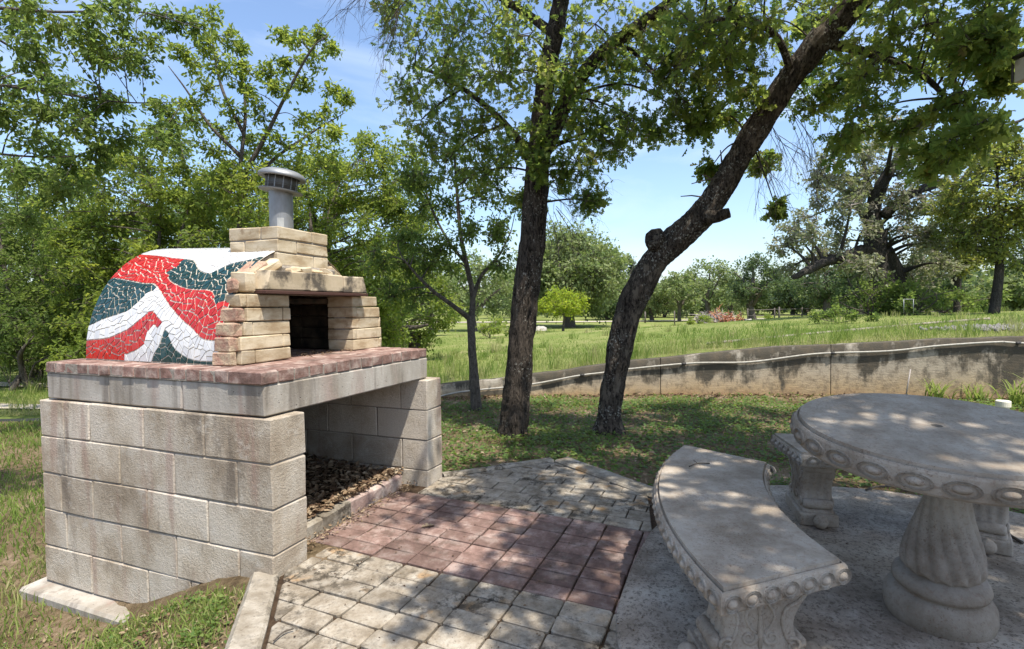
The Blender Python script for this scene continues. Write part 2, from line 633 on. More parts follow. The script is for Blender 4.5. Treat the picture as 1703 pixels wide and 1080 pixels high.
def m_bark(name, dark=(0.028, 0.022, 0.018, 1), light=(0.11, 0.085, 0.065, 1), lichen=0.6, lmask=(0.62, 0.66), warm=0.0):
    t = NT(name)
    v = t.noise(30, 7, .72, stretch=(1, 1, .30), dist=1.2)
    n = t.noise(75, 5, .7, stretch=(1, 1, .45))
    c = t.ramp(t.math('ADD', t.math('MULTIPLY', v, .75), t.math('MULTIPLY', n, .3)), [(0.43, dark), (0.54, tuple((a + b) / 2 for a, b in zip(dark, light))), (0.66, light)])
    li = t.math('MULTIPLY', t.mask(t.noise(48, 4, .6), lmask[0], lmask[1]), t.mask(t.noise(2.6, 5, .65), .48, .56))
    c = t.mix(t.math('MULTIPLY', li, lichen), c, (0.36, 0.35, 0.30, 1))
    fl = t.math('MULTIPLY', t.mask(t.noise(11, 6, .7, stretch=(1, 1, .4)), .54, .58), t.mask(t.noise(1.9, 3, .6), .46, .54))
    c = t.mix(t.math('MULTIPLY', fl, warm), c, (0.20, 0.165, 0.125, 1))
    t.color(c).rough(0.95, 0.1).bump((v, 1.0), (n, .7), dist=0.035)
    return t.m


def m_leaf(name, cols, trans, tf=0.42, rough=.45):
    t = NT(name)
    r = t.attr('rnd')
    c = t.ramp(r, [(i / (len(cols) - 1), x) for i, x in enumerate(cols)])
    t.color(c).rough(max(rough, .55), .18)
    tr = t.n('ShaderNodeBsdfTranslucent')
    tcn = t.mix(r, trans[0], trans[1])
    t.l(tcn, tr.inputs['Color'])
    ms = t.n('ShaderNodeMixShader'); ms.inputs[0].default_value = tf
    t.l(t.b.outputs[0], ms.inputs[1]); t.l(tr.outputs[0], ms.inputs[2])
    t.l(ms.outputs[0], t.out.inputs['Surface'])
    return t.m


def m_ground(name, stops, scale=1.3, fine=20):
    t = NT(name)
    f = t.math('ADD', t.math('MULTIPLY', t.noise(scale, 7, .7), .62), t.math('MULTIPLY', t.noise(fine, 5, .7), .38))
    c = t.ramp(f, stops)
    t.color(c).rough(0.97, 0.05).bump((t.noise(60, 5, 0.75), 0.8), (t.noise(11, 4, .6), .6), dist=0.03)
    return t.m


def m_flat(name, a, b, scale=20, rough=.8, bump=.3, spec=.3):
    t = NT(name)
    n = t.noise(scale, 5, .65)
    t.color(t.ramp(n, [(.3, a), (.7, b)])).rough(rough, spec).bump((n, bump), dist=.006)
    return t.m


MAT['block'] = m_block()
MAT['slab'] = m_slab()
MAT['mortar'] = m_mortar()
MAT['firebrick'] = m_firebrick()
MAT['redend'] = m_firebrick_red()
MAT['soot'] = m_soot()
MAT['black'] = m_black_brick()
MAT['cap'] = m_cap()
MAT['grout'] = m_flat('tile_grout', (0.45, 0.39, 0.30, 1), (0.62, 0.56, 0.47, 1), 60, .95, .5, .1)
MAT['t_red'] = m_tile('red_tile', (0.46, 0.016, 0.012, 1), (0.33, 0.011, 0.010, 1), .4, .2)
MAT['t_green'] = m_tile('dark_green_tile', (0.006, 0.034, 0.032, 1), (0.012, 0.05, 0.06, 1), .35, .2)
MAT['t_white'] = m_tile('white_tile', (0.66, 0.66, 0.65, 1), (0.50, 0.505, 0.52, 1))
MAT['galv'] = m_metal('galvanised_steel', (0.25, 0.26, 0.27, 1), .5, .55, .35)
MAT['galv_dark'] = m_metal('weathered_steel', (0.11, 0.107, 0.10, 1), .55, .6, .5)
MAT['rust'] = m_metal('rusty_iron', (0.085, 0.04, 0.03, 1), .75, .3, .5)
MAT['pav_red'] = m_paver('red_paver', [(0.14, 0.088, 0.073, 1), (0.205, 0.132, 0.11, 1), (0.30, 0.225, 0.195, 1)], .45, .68, 1.28, False)
MAT['pav_white'] = m_paver('limestone_paver', [(0.19, 0.155, 0.112, 1), (0.285, 0.243, 0.188, 1), (0.375, 0.335, 0.275, 1)], .95, .80, 1.12)
MAT['kerb'] = m_paver('limestone_kerb', [(0.19, 0.16, 0.12, 1), (0.27, 0.238, 0.19, 1), (0.35, 0.315, 0.262, 1)], .95)
MAT['sill'] = m_paver('pinkish_sill_brick', [(0.25, 0.17, 0.145, 1), (0.36, 0.26, 0.225, 1), (0.46, 0.38, 0.33, 1)], .4, .9, 1.1, False)
MAT['joint'] = m_flat('joint_soil', (0.03, 0.02, 0.014, 1), (0.075, 0.052, 0.034, 1), 40, .97, .7, .05)
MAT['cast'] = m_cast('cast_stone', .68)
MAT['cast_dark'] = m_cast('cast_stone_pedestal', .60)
MAT['cast_top'] = m_cast('cast_stone_table_top', .66)
MAT['pad'] = m_pad()
MAT['wall'] = m_wall()
MAT['bark_oak'] = m_bark('dark_oak_bark', (0.012, 0.010, 0.008, 1), (0.13, 0.105, 0.083, 1), .8, (.60, .63))
MAT['bark_lichen'] = m_bark('lichened_oak_bark', (0.014, 0.011, 0.009, 1), (0.15, 0.122, 0.096, 1), .95, (0.56, 0.60), .85)
MAT['bark_old'] = m_bark('old_grey_oak_bark', (0.02, 0.018, 0.016, 1), (0.10, 0.09, 0.078, 1), .5)
MAT['bark_grey'] = m_bark('grey_bark', (0.07, 0.06, 0.05, 1), (0.19, 0.165, 0.14, 1), .5)
MAT['twig'] = m_flat('twig_bark', (0.05, 0.04, 0.032, 1), (0.12, 0.10, 0.08, 1), 30, .9)
MAT['pale_twig'] = m_flat('pale_dry_twig', (0.20, 0.17, 0.14, 1), (0.36, 0.32, 0.28, 1), 30, .9)
G_ = lambda r, g, b: (r, g, b, 1)
MAT['lf_oak'] = m_leaf('oak_leaf', [G_(.05, .085, .022), G_(.07, .11, .026), G_(.09, .135, .03), G_(.13, .15, .035), G_(.13, .08, .04)],
                       (G_(.25, .37, .07), G_(.50, .54, .11)), .55)
MAT['lf_left'] = m_leaf('elm_leaf', [G_(.058, .09, .026), G_(.085, .125, .03), G_(.118, .16, .036), G_(.15, .19, .045)],
                        (G_(.22, .34, .07), G_(.38, .47, .10)), .47)
MAT['lf_bright'] = m_leaf('bright_leaf', [G_(.085, .13, .030), G_(.12, .17, .035), G_(.16, .21, .042), G_(.21, .245, .052)],
                          (G_(.32, .43, .06), G_(.52, .57, .09)), .48)
MAT['lf_lime'] = m_leaf('lime_leaf', [G_(.16, .24, .02), G_(.21, .29, .025), G_(.26, .33, .035)], (G_(.50, .60, .05), G_(.62, .66, .08)), .48)
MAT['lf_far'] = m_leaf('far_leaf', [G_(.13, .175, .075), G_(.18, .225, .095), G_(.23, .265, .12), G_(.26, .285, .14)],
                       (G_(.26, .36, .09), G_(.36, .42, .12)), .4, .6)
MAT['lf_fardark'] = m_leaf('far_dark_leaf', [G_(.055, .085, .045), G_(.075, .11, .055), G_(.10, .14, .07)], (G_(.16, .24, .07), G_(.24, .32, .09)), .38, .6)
MAT['lf_grey'] = m_leaf('greyish_oak_leaf', [G_(.15, .17, .095), G_(.20, .215, .13), G_(.26, .265, .17), G_(.32, .31, .22)],
                        (G_(.26, .31, .11), G_(.36, .38, .16)), .38, .6)
MAT['lf_moss'] = m_leaf('grey_ball_moss', [G_(.18, .165, .135), G_(.28, .26, .22)], (G_(.2, .18, .14), G_(.25, .22, .18)), .2, .8)
MAT['lf_yellow'] = m_leaf('yellow_green_leaf', [G_(.10, .135, .045), G_(.14, .17, .05), G_(.20, .20, .05)], (G_(.32, .40, .07), G_(.48, .46, .08)), .45, .6)
MAT['grass'] = m_leaf('grass_blade', [G_(.075, .13, .028), G_(.12, .185, .036), G_(.18, .24, .055), G_(.28, .29, .11), G_(.40, .35, .20)],
                      (G_(.24, .38, .05), G_(.44, .48, .14)), .42, .6)
MAT['clover'] = m_leaf('ground_cover_leaf', [G_(.055, .10, .03), G_(.08, .14, .04), G_(.125, .19, .05), G_(.19, .24, .07)],
                       (G_(.18, .30, .04), G_(.36, .44, .07)), .4, .5)
MAT['dry_leaf'] = m_leaf('dry_leaf', [G_(.055, .032, .02), G_(.12, .075, .045), G_(.24, .165, .10), G_(.36, .29, .20)], (G_(.12, .07, .04), G_(.22, .16, .1)), .15, .8)
MAT['lawn'] = m_ground('lawn_soil', [(0.36, G_(.06, .042, .026)), (0.45, G_(.13, .095, .055)), (0.51, G_(.175, .13, .078)), (0.58, G_(.25, .185, .125)), (0.66, G_(.38, .30, .22))], 1.6, 24)
MAT['field'] = m_ground('field_grass', [(0.36, G_(.10, .145, .035)), (0.47, G_(.15, .185, .05)), (0.56, G_(.21, .22, .08)), (0.66, G_(.36, .31, .18))], .35, 9)
MAT['track'] = m_flat('pale_track', (0.36, .31, .25, 1), (.5, .45, .38, 1), 6, .97, .4, .05)
MAT['pipe'] = m_flat('weathered_white_pipe', (0.26, .245, .21, 1), (.42, .40, .35, 1), 25, .55, .1)
MAT['cream'] = m_flat('cream_plastic', (0.62, .58, .46, 1), (.72, .68, .56, 1), 25, .45, .05)
MAT['black_rubber'] = m_flat('dark_coupling', (0.03, .03, .03, 1), (.06, .055, .05, 1), 25, .6, .1)
MAT['rock'] = m_flat('pale_rock', (0.26, .24, .21, 1), (.46, .43, .39, 1), 9, .95, .7, .1)
MAT['gravel'] = m_flat('grey_gravel', (0.10, .095, .088, 1), (.24, .23, .215, 1), 9, .95, .7, .1)
MAT['post'] = m_flat('weathered_post', (0.07, .06, .05, 1), (.16, .14, .12, 1), 20, .9)
MAT['brush'] = m_flat('dead_brush_wood', (0.24, .21, .19, 1), (.42, .38, .35, 1), 20, .9)
MAT['brush_red'] = m_flat('rusty_brush_wood', (0.28, .10, .06, 1), (.42, .19, .11, 1), 20, .9)
MAT['label'] = m_flat('faded_label_plate', (0.30, .31, .31, 1), (.40, .41, .40, 1), 30, .5, .05)
MAT['lantern'] = m_flat('beige_pane', (0.42, .36, .26, 1), (.52, .46, .34, 1), 12, .5, .1)
MAT['frame_dark'] = m_flat('dark_frame', (0.035, .028, .022, 1), (.06, .05, .04, 1), 20, .6)
MAT['cut_wood'] = m_flat('weathered_cut_wood', (0.09, .06, .045, 1), (.20, .13, .09, 1), 40, .9)

# ================================================================== terrain
WS = np.array([-3.0, -1.25, -0.92, 1.57, 3.85, 6.2, 9.0, 14.0])
WD = np.array([7.45, 7.5, 7.5, 7.55, 7.3, 6.65, 5.9, 4.6])


def wall_d(s):
    s = np.asarray(s, float)
    return np.mean([np.interp(s + o, WS, WD) for o in (-.6, -.3, 0, .3, .6)], 0)


def wall_hit(px, py):
    "where a line of sight meets the wall's front face: (s, z)"
    v = ray(px, py)
    k = (v @ HR) / (v @ HF)
    s = k * 7
    for _ in range(30):
        s = k * float(wall_d(s))
    t = float(wall_d(s)) / (v @ HF)
    return s, CAM[2] + v[2] * t


_top = [wall_hit(*q) for q in [(740, 640), (830, 631), (880, 625), (940, 617), (1000, 608), (1050, 602), (1150, 592),
                               (1218, 585), (1294, 578), (1390, 575), (1479, 570), (1561, 566), (1703, 561)]]
TS = np.array([-3.0, -1.7] + [q[0] for q in _top] + [9.0, 14.0])
TZ = np.array([-0.12, -0.04] + [q[1] for q in _top] + [0.80, 0.86])


def wall_top(s):
    return np.interp(s, TS, TZ)


class RBF:
    def __init__(self, pts, smooth=0.02):
        P = np.array(pts, float)
        self.P = P[:, :2]
        D = np.hypot(self.P[:, None, 0] - self.P[None, :, 0], self.P[:, None, 1] - self.P[None, :, 1])
        n = len(P)
        A = np.zeros((n + 1, n + 1))
        A[:n, :n] = -D - smooth * 0 * np.eye(n) - np.eye(n) * 0
        A[:n, n] = 1; A[n, :n] = 1
        self.w = np.linalg.solve(A + np.eye(n + 1) * 1e-9, np.append(P[:, 2], 0))

    def __call__(self, s, d):
        s, d = np.asarray(s, float), np.asarray(d, float)
        sh = s.shape
        s, d = s.ravel(), d.ravel()
        out = np.empty(len(s))
        for i in range(0, len(s), 20000):
            D = np.hypot(s[i:i + 20000, None] - self.P[None, :, 0], d[i:i + 20000, None] - self.P[None, :, 1])
            out[i:i + 20000] = -D @ self.w[:-1] + self.w[-1]
        return out.reshape(sh)


def xy_pt(x, y, z):
    s, d = to_sd(x, y)
    return (float(s), float(d), z)


LAWN = [(-.9, 7.4, -.06), (1.6, 7.4, -.05), (3.9, 7.2, -.03), (6.2, 6.5, .0), (9, 5.8, .02), (-3, 7.4, -.12),
        xy_pt(2.5, -.6, -.04), xy_pt(1.9, .1, -.06), xy_pt(1.75, -1.5, -.04), xy_pt(2.4, -2.4, -.03), xy_pt(2.2, -3.6, -.03),
        xy_pt(3.3, -.5, -.05), xy_pt(4, .9, -.06), xy_pt(1.6, 1.7, -.16), xy_pt(.7, 2.4, -.24),
        xy_pt(-.12, 1.7, -.385), xy_pt(-.12, 1.25, -.375), xy_pt(-.10, .90, -.365), xy_pt(-.07, .80, -.30), xy_pt(-.04, .62, -.20), xy_pt(-.02, .36, -.075), xy_pt(-.06, .16, -.03),
        xy_pt(-.30, .10, -.09), xy_pt(-.55, -.10, -.12), xy_pt(-.42, .35, -.24), xy_pt(-.75, .2, -.32), xy_pt(-.9, -.2, -.22),
        xy_pt(-.35, .85, -.385), xy_pt(-.5, 1.5, -.41), xy_pt(-1.1, .8, -.42), xy_pt(-1.6, -.6, -.2), xy_pt(-1.4, .3, -.40),
        xy_pt(.5, .8, .0), xy_pt(1.0, 1.2, .0), xy_pt(.5, .35, -.02), xy_pt(1.2, .35, -.02),
        xy_pt(.6, -.9, -.06), xy_pt(-.2, -1.2, -.06), xy_pt(.6, -2.6, -.06), xy_pt(-1.2, -2.2, -.06), xy_pt(0, -4.2, -.05), xy_pt(2, -5, 0.0), xy_pt(4, -4.5, 0.0),
        (-4.2, 4.7, -.38), (-8, 7.6, -.36), (-5, 9.5, -.33), (-8, 8.6, -.38), (-10, 12, -.42), (-5, 3, -.42), (-3, -3, -.3), (4, -4, 0)]
lawn_z = RBF(LAWN)
FIELD = [(s, float(wall_d(s)) + .1, float(wall_top(s)) - .035) for s in np.linspace(-3, 14, 24)] + [
    (-5, 7.6, -.25), (-8, 8.6, -.37), (-10, 12, -.42), (-8, 15, -.38), (-14, 14, -.45), (-4, 14, -.22), (-1, 12, .0), (0, 20, -.08), (4, 20, .0), (1, 12, .12),
    (3.2, 9.5, .42), (2.9, 8.0, .55), (5.6, 9.3, .68), (10.8, 12.4, .80), (8.5, 14, .62), (6.5, 13, .50), (12, 22, .70), (15, 18, .78), (11, 17, .72), (20, 20, .9), (9.5, 22, .55),
    (3.5, 38, -.57), (12.5, 42, -.55), (26, 53, -.42), (0, 60, -.62), (40, 60, -.4), (-20, 30, -.5), (-30, 60, -.6), (0, 120, -.6), (80, 120, -.3), (-80, 120, -.6),
    (30, 40, .1), (0, 420, -.6), (300, 400, -.4), (-300, 400, -.6)]
field_z = RBF(FIELD)


def ground_z(x, y):
    s, d = to_sd(x, y)
    return np.where(d < wall_d(s) + .06, lawn_z(s, d), field_z(s, d))


def sheet(name, S, rows_fn, zfn, mat, wob):
    V, D2 = [], None
    Sg = np.array(S)
    rows = rows_fn(Sg)                                   # (nrow, ns) of d
    Sg2 = np.broadcast_to(Sg, rows.shape)
    Z = zfn(Sg2, rows)
    X = CAM[0] + HR[0] * Sg2 + HF[0] * rows
    Y = CAM[1] + HR[1] * Sg2 + HF[1] * rows
    wv = np.array([mnoise.noise(Vector((x * 1.7, y * 1.7, 3))) + .5 * mnoise.noise(Vector((x * 5, y * 5, 9))) for x, y in zip(X.ravel(), Y.ravel())]).reshape(X.shape)
    Z = Z + wob * wv
    V = np.stack([X, Y, Z], -1).reshape(-1, 3)
    nr, ns = rows.shape
    i = np.arange(nr - 1)[:, None] * ns + np.arange(ns - 1)[None]
    Fq = np.stack([i, i + 1, i + ns + 1, i + ns], -1).reshape(-1, 4)
    o = big(name, V, Fq, mat, None, True)
    tag(o, kind='structure')
    return o


def geom(a, b, n, p=2.2):
    return a + (b - a) * np.linspace(0, 1, n) ** p


S1 = np.concatenate([-geom(4, 60, 26)[::-1], np.linspace(-4, 9, 110)[1:-1], geom(9, 60, 26)])
tt = np.concatenate([np.linspace(-1, 0, 12)[:-1] , np.linspace(0, 1, 66)])
sheet('lawn', S1, lambda s: np.where(tt[:, None] < 0, tt[:, None] * 30, tt[:, None] * (wall_d(s)[None] + .06)), lawn_z, MAT['lawn'], .012)
S2 = np.concatenate([-geom(6, 500, 60)[::-1], np.linspace(-6, 16, 120)[1:-1], geom(16, 500, 60)])
rr = np.concatenate([geom(0, 40, 90, 1.8), geom(40, 460, 40)[1:]])
sheet('field', S2, lambda s: wall_d(s)[None] + .06 + rr[:, None], field_z, MAT['field'], .02)

# pale vehicle track on the left and the far lane
def ribbon(name, pts, w, mat, zfn, lift=.012):
    P = spline(pts, 12)
    T = np.gradient(P, axis=0); T /= np.linalg.norm(T, axis=1, keepdims=True)
    N = np.stack([-T[:, 1], T[:, 0]], 1)
    V = []
    for i, (p, n) in enumerate(zip(P, N)):
        for k in np.linspace(-1, 1, 5):
            ww = w / 2 * (1 + .25 * mnoise.noise(Vector((i * .35, k, 1))))
            q = p + n * k * ww
            V.append((q[0], q[1], float(zfn(*[np.array([c]) for c in to_sd(q[0], q[1])])[0]) + lift))
    F = [(i * 5 + k, i * 5 + k + 1, i * 5 + k + 6, i * 5 + k + 5) for i in range(len(P) - 1) for k in range(4)]
    return tag(big(name, V, np.array(F), mat, None, True), kind='structure')


ribbon('path', [sd(-14, 10.6)[:2], sd(-9, 8.9)[:2], sd(-6, 8.3)[:2], sd(-4.4, 8.4)[:2]], .42, MAT['track'], field_z, .03)
ribbon('path', [sd(-14, 12.6)[:2], sd(-9, 11.2)[:2], sd(-6, 10.9)[:2], sd(-3.5, 11.2)[:2]], .5, MAT['track'], field_z, .03)
ribbon('road', [sd(-60, 66)[:2], sd(-10, 63)[:2], sd(10, 61)[:2], sd(30, 62)[:2], sd(60, 64)[:2], sd(120, 70)[:2]], 3.2, MAT['track'], field_z, .06)

# ------------------------------------------------------------------ retaining wall
wall = empty('retaining_wall', (*sd(2.5, float(wall_d(2.5)))[:2], -.1), 'long stained concrete retaining wall between the shady lawn and the grass field', 'wall')
sw = np.linspace(-2.3, 13, 170)
dw = wall_d(sw)
V, A = [], []
NZ = 9
for i, s in enumerate(sw):
    zt = float(wall_top(s)) + .012 * mnoise.noise(Vector((s * 2.1, 0, 0))) + .006 * mnoise.noise(Vector((s * 9, 3, 0)))
    zb = -.35
    for k in range(NZ):
        f = k / (NZ - 1)
        z = zb + (zt - zb) * f
        w = .006 * mnoise.noise(Vector((s * 3, z * 6, 2)))
        V.append(sd(s, dw[i] + w, z)); A.append(max(0, (z + .08) / max(.25, zt + .08)))
    V.append(sd(s, dw[i] + .012, zt + .012)); A.append(1.05)
    V.append(sd(s, dw[i] + .15, zt + .008)); A.append(1.05)
    V.append(sd(s, dw[i] + .16, zb)); A.append(.9)
n = NZ + 3
V = np.array(V); A = np.array(A)
for i0 in range(0, len(sw) - 1, 24):
    i1 = min(len(sw) - 1, i0 + 24)
    Vp = V[i0 * n:(i1 + 1) * n].copy(); m_ = i1 - i0
    Vp[:n] += (Vp[n:2 * n] - Vp[:n]) * .05; Vp[-n:] += (Vp[-2 * n:-n] - Vp[-n:]) * .05      # open joint between panels
    F = [(i * n + k, (i + 1) * n + k, (i + 1) * n + k + 1, i * n + k + 1) for i in range(m_) for k in range(n - 1)]
    big('wall_panel', Vp, np.array(F), MAT['wall'], wall, True, A[i0 * n:(i1 + 1) * n])

# white pipe strung along the wall face
pip = [wall_hit(*q) for q in [(690, 672), (740, 657), (780, 650), (880, 639.5), (960, 625), (1000, 620), (1043, 614), (1150, 604), (1246, 602),
                              (1355, 588.6), (1475, 584), (1561, 575), (1657, 569), (1703, 571)]]
PP = [sd(s, float(wall_d(s)) - .025, z) for s, z in pip] + [sd(8.2, float(wall_d(8.2)) - .025, .60), sd(11, float(wall_d(11)) - .025, .66)]
pipe = empty('water_pipe', PP[6], 'thin weathered white pipe running along the face of the concrete retaining wall', 'pipe')
g = Geo(); g.tube(spline(PP, 8), .0125, 8); g.build('pipe_run', MAT['pipe'], pipe)
for q in [(968, 623.6), (1136, 605), (1384, 587.4), (1690, 570.5)]:
    s, z = wall_hit(*q)
    a = sd(s - .03, float(wall_d(s)) - .025, z - .002); b = sd(s + .03, float(wall_d(s)) - .025, z + .002)
    g = Geo(); g.tube([a, b], .018, 10); g.build('coupling', MAT['black_rubber'], pipe)

# pale edging strip lying on the bank behind the wall
ED = []
for q, zz in [((1175, 574), .58), ((1230, 569), .60), ((1400, 553), .68), ((1530, 541), .74), ((1645, 532), .80)]:
    v = ray(*q)
    best = min(np.linspace(7.8, 18, 300), key=lambda t: abs(CAM[2] + v[2] * t - float(field_z(*[np.array([c]) for c in to_sd(*(CAM + v * t)[:2])])[0])))
    ED.append(CAM + v * best)
eds = spline(ED, 10)
g = Geo()
for i in range(len(eds) - 1): pass
g.tube(eds + np.array([0, 0, .02]), .035, 6)
o = g.build('edging_strip', MAT['kerb']); tag(o, 'narrow pale edging strip crossing the grass bank above the retaining wall', 'edging strip')

# ================================================================== patio
bedz = -0.014
patio = empty('patio', (.6, -.7, 0), kind='structure')
SKEW = 0.058
POLY = [(-1.25, -1.03), (.055, -.004), (1.50, -.004), (1.56, -.06), (2.14, -.625), (1.62, -1.40), (.4, -1.62), (-1.25, -1.9)]
big('paver_bed', [(x, y, bedz) for x, y in [(-1.3, -1.05), (.07, .03), (.2, .22), (1.35, .22), (1.55, -.0), (2.16, -.62), (1.6, -1.5), (.4, -2.2), (-1.3, -2.2)]],
    np.array([list(range(9))]), MAT['joint'], patio)


def clip(poly, clipper):
    "Sutherland-Hodgman against a convex polygon"
    area = sum(clipper[i][0] * clipper[(i + 1) % len(clipper)][1] - clipper[(i + 1) % len(clipper)][0] * clipper[i][1] for i in range(len(clipper)))
    sg = 1 if area > 0 else -1
    out = poly
    for i in range(len(clipper)):
        a, b = clipper[i], clipper[(i + 1) % len(clipper)]
        f = lambda p: sg * ((b[0] - a[0]) * (p[1] - a[1]) - (b[1] - a[1]) * (p[0] - a[0]))
        src, out = out, []
        for k in range(len(src)):
            p, q = src[k], src[(k + 1) % len(src)]
            fp, fq = f(p), f(q)
            if fp >= 0: out.append(p)
            if (fp >= 0) != (fq >= 0):
                t = fp / (fp - fq)
                out.append((p[0] + (q[0] - p[0]) * t, p[1] + (q[1] - p[1]) * t))
        if len(out) < 3: return []
    return out


def prism(poly, zt, zb, bev, inset, rng, tilt=.003):
    "paver: outline inset for the joint, bevelled top"
    P = np.array(poly)
    c = P.mean(0)
    n = len(P)
    def inner(d):
        out = []
        for i in range(n):
            a, b, e = P[i - 1], P[i], P[(i + 1) % n]
            u1 = (b - a) / (np.linalg.norm(b - a) + 1e-9); u2 = (e - b) / (np.linalg.norm(e - b) + 1e-9)
            n1 = np.array([-u1[1], u1[0]]); n2 = np.array([-u2[1], u2[0]])
            if area_s < 0: n1, n2 = -n1, -n2
            m = n1 + n2; k = max(.35, 1 + n1 @ n2)
            out.append(b + m * d / k)
        return np.array(out)
    area_s = sum(P[i][0] * P[(i + 1) % n][1] - P[(i + 1) % n][0] * P[i][1] for i in range(n))
    A = inner(inset); B = inner(inset + bev)
    tx, ty = rng.uniform(-tilt, tilt) * 6, rng.uniform(-tilt, tilt) * 6
    zz = lambda p, z: z + (p[0] - c[0]) * tx + (p[1] - c[1]) * ty
    V = [(p[0], p[1], zb) for p in A] + [(p[0], p[1], zz(p, zt - bev * .9)) for p in A] + [(p[0], p[1], zz(p, zt)) for p in B]
    F = []
    for i in range(n):
        j = (i + 1) % n
        for l in (0, 1):
            f = (l * n + i, l * n + j, (l + 1) * n + j, (l + 1) * n + i)
            F.append(f if area_s > 0 else f[::-1])
    top = list(range(2 * n, 3 * n))
    F.append(top if area_s > 0 else top[::-1])
    return V, F


PADPTS = [(-.45, -1.72), (.1, -1.495), (.5, -1.46), (.9, -1.475), (1.15, -1.512), (1.6, -1.66), (1.93, -1.93), (2.09, -2.2), (2.19, -2.74), (2.02, -3.37),
          (1.5, -4.0), (.6, -4.25), (-.5, -3.95), (-1.05, -3.2), (-1.05, -2.4), (-.8, -1.98)]
_pp = np.array(PADPTS + PADPTS[:3])
PADC = spline(_pp, 8)
PADC = PADC[8:8 + 8 * len(PADPTS)][:, :2]


def in_pad(x, y, m=0.0):
    c = PADC.mean(0)
    P = c + (PADC - c) * (1 - m)
    ins = False
    j = len(P) - 1
    for i in range(len(P)):
        if (P[i][1] > y) != (P[j][1] > y) and x < (P[j][0] - P[i][0]) * (y - P[i][1]) / (P[j][1] - P[i][1]) + P[i][0]: ins = not ins
        j = i
    return ins


def lay(x0, x1, ys, mat, bev, inset, zj, corner, poly=None):
    for k in range(len(ys) - 1):
        q = [(x0 + SKEW * ys[k], ys[k]), (x1 + SKEW * ys[k], ys[k]), (x1 + SKEW * ys[k + 1], ys[k + 1]), (x0 + SKEW * ys[k + 1], ys[k + 1])]
        q = [(a + R.uniform(-zj, zj), b + R.uniform(-zj, zj)) for a, b in q]
        cl_ = clip(q, poly or POLY)
        if len(cl_) < 3: continue
        ar = abs(sum(cl_[i][0] * cl_[(i + 1) % len(cl_)][1] - cl_[(i + 1) % len(cl_)][0] * cl_[i][1] for i in range(len(cl_)))) / 2
        if ar < .0012: continue
        mx_, my_ = np.mean([p[0] for p in cl_]), np.mean([p[1] for p in cl_])
        if all(in_pad(p[0], p[1], .02) for p in cl_): continue
        if corner > 0 and len(cl_) == 4:                 # worn, rounded corners
            rc = []
            for i in range(4):
                a, b, c = np.array(cl_[i - 1]), np.array(cl_[i]), np.array(cl_[(i + 1) % 4])
                k1 = corner * R.uniform(.9, 1.4)
                p1 = b + (a - b) / np.linalg.norm(a - b) * k1; p2 = b + (c - b) / np.linalg.norm(c - b) * k1
                rc += [tuple(p1), tuple(p2)]
            cl_ = rc
        cl_ = [p for i_, p in enumerate(cl_) if math.dist(p, cl_[i_ - 1]) > .005]
        if len(cl_) < 3: continue
        V, F = prism(cl_, R.uniform(-.003, .003), -.05, bev, inset, R)
        piece('paver', V, F, mat, patio)


def ysplit(off, step=.196):
    return [-1.254 - step * 3 + step * k + off for k in range(13)]


xr = np.linspace(.352, 1.172, 9)
for i in range(8): lay(xr[i], xr[i + 1], ysplit(.0), MAT['pav_red'], .0035, .0042, .0018, .0, [(.2, -1.7), (1.3, -1.7), (1.3, .135), (.24, .135)])
x = .350
i = 0
while x > -1.4:
    h = .117 + R.uniform(-.004, .004)
    lay(x - h, x, ysplit(R.choice((0, .0, .01, .05))), MAT['pav_white'], .004, .0040, .004, .0090)
    x -= h
x = 1.174
i = 0
while x < 2.4:
    h = .132 + R.uniform(-.006, .006)
    lay(x, x + h, ysplit((i % 2) * .098 + .03, .2), MAT['pav_white'], .0032, .0036, .003, .0065)
    x += h; i += 1

# kerb stones around the patio
def kerb(a, b, w, zt, zb, label=None, side=1):
    a, b = np.array(a), np.array(b)
    u = (b - a) / np.linalg.norm(b - a); nn = np.array([-u[1], u[0]]) * side
    L = np.linalg.norm(b - a)
    m = max(2, int(L / .12))
    prof = [(0, zb), (0, zt - .012), (.012, zt), (w - .02, zt), (w, zt - .02), (w, zb)]
    V, F = [], []
    for i in range(m + 1):
        for k, (o_, z) in enumerate(prof):
            jx = .004 * mnoise.noise(Vector((i * .9, k * 2.3, L)))
            p = a + u * L * i / m + nn * (o_ + jx)
            V.append((p[0], p[1], z + jx))
    n = len(prof)
    for i in range(m):
        for k in range(n - 1): F.append((i * n + k, i * n + k + 1, (i + 1) * n + k + 1, (i + 1) * n + k))
    F.append(tuple(range(n))[::-1]); F.append(tuple(m * n + k for k in range(n)))
    if side < 0: F = [f[::-1] for f in F]
    return piece('kerb_stone', V, F, MAT['kerb'], patio)


kerb((.055, .020), (-.50, -.425), .125, .010, -.25, side=-1)
kerb((-.503, -.428), (-1.2, -.99), .125, .010, -.25, side=-1)
kerb((1.525, -.015), (1.84, -.325), .085, .012, -.15, side=1)
kerb((1.843, -.328), (2.15, -.625), .09, .014, -.15, side=1)
kerb((2.15, -.628), (1.90, -1.0), .15, .014, -.15, side=1)
kerb((1.898, -1.003), (1.58, -1.47), .15, .012, -.15, side=1)

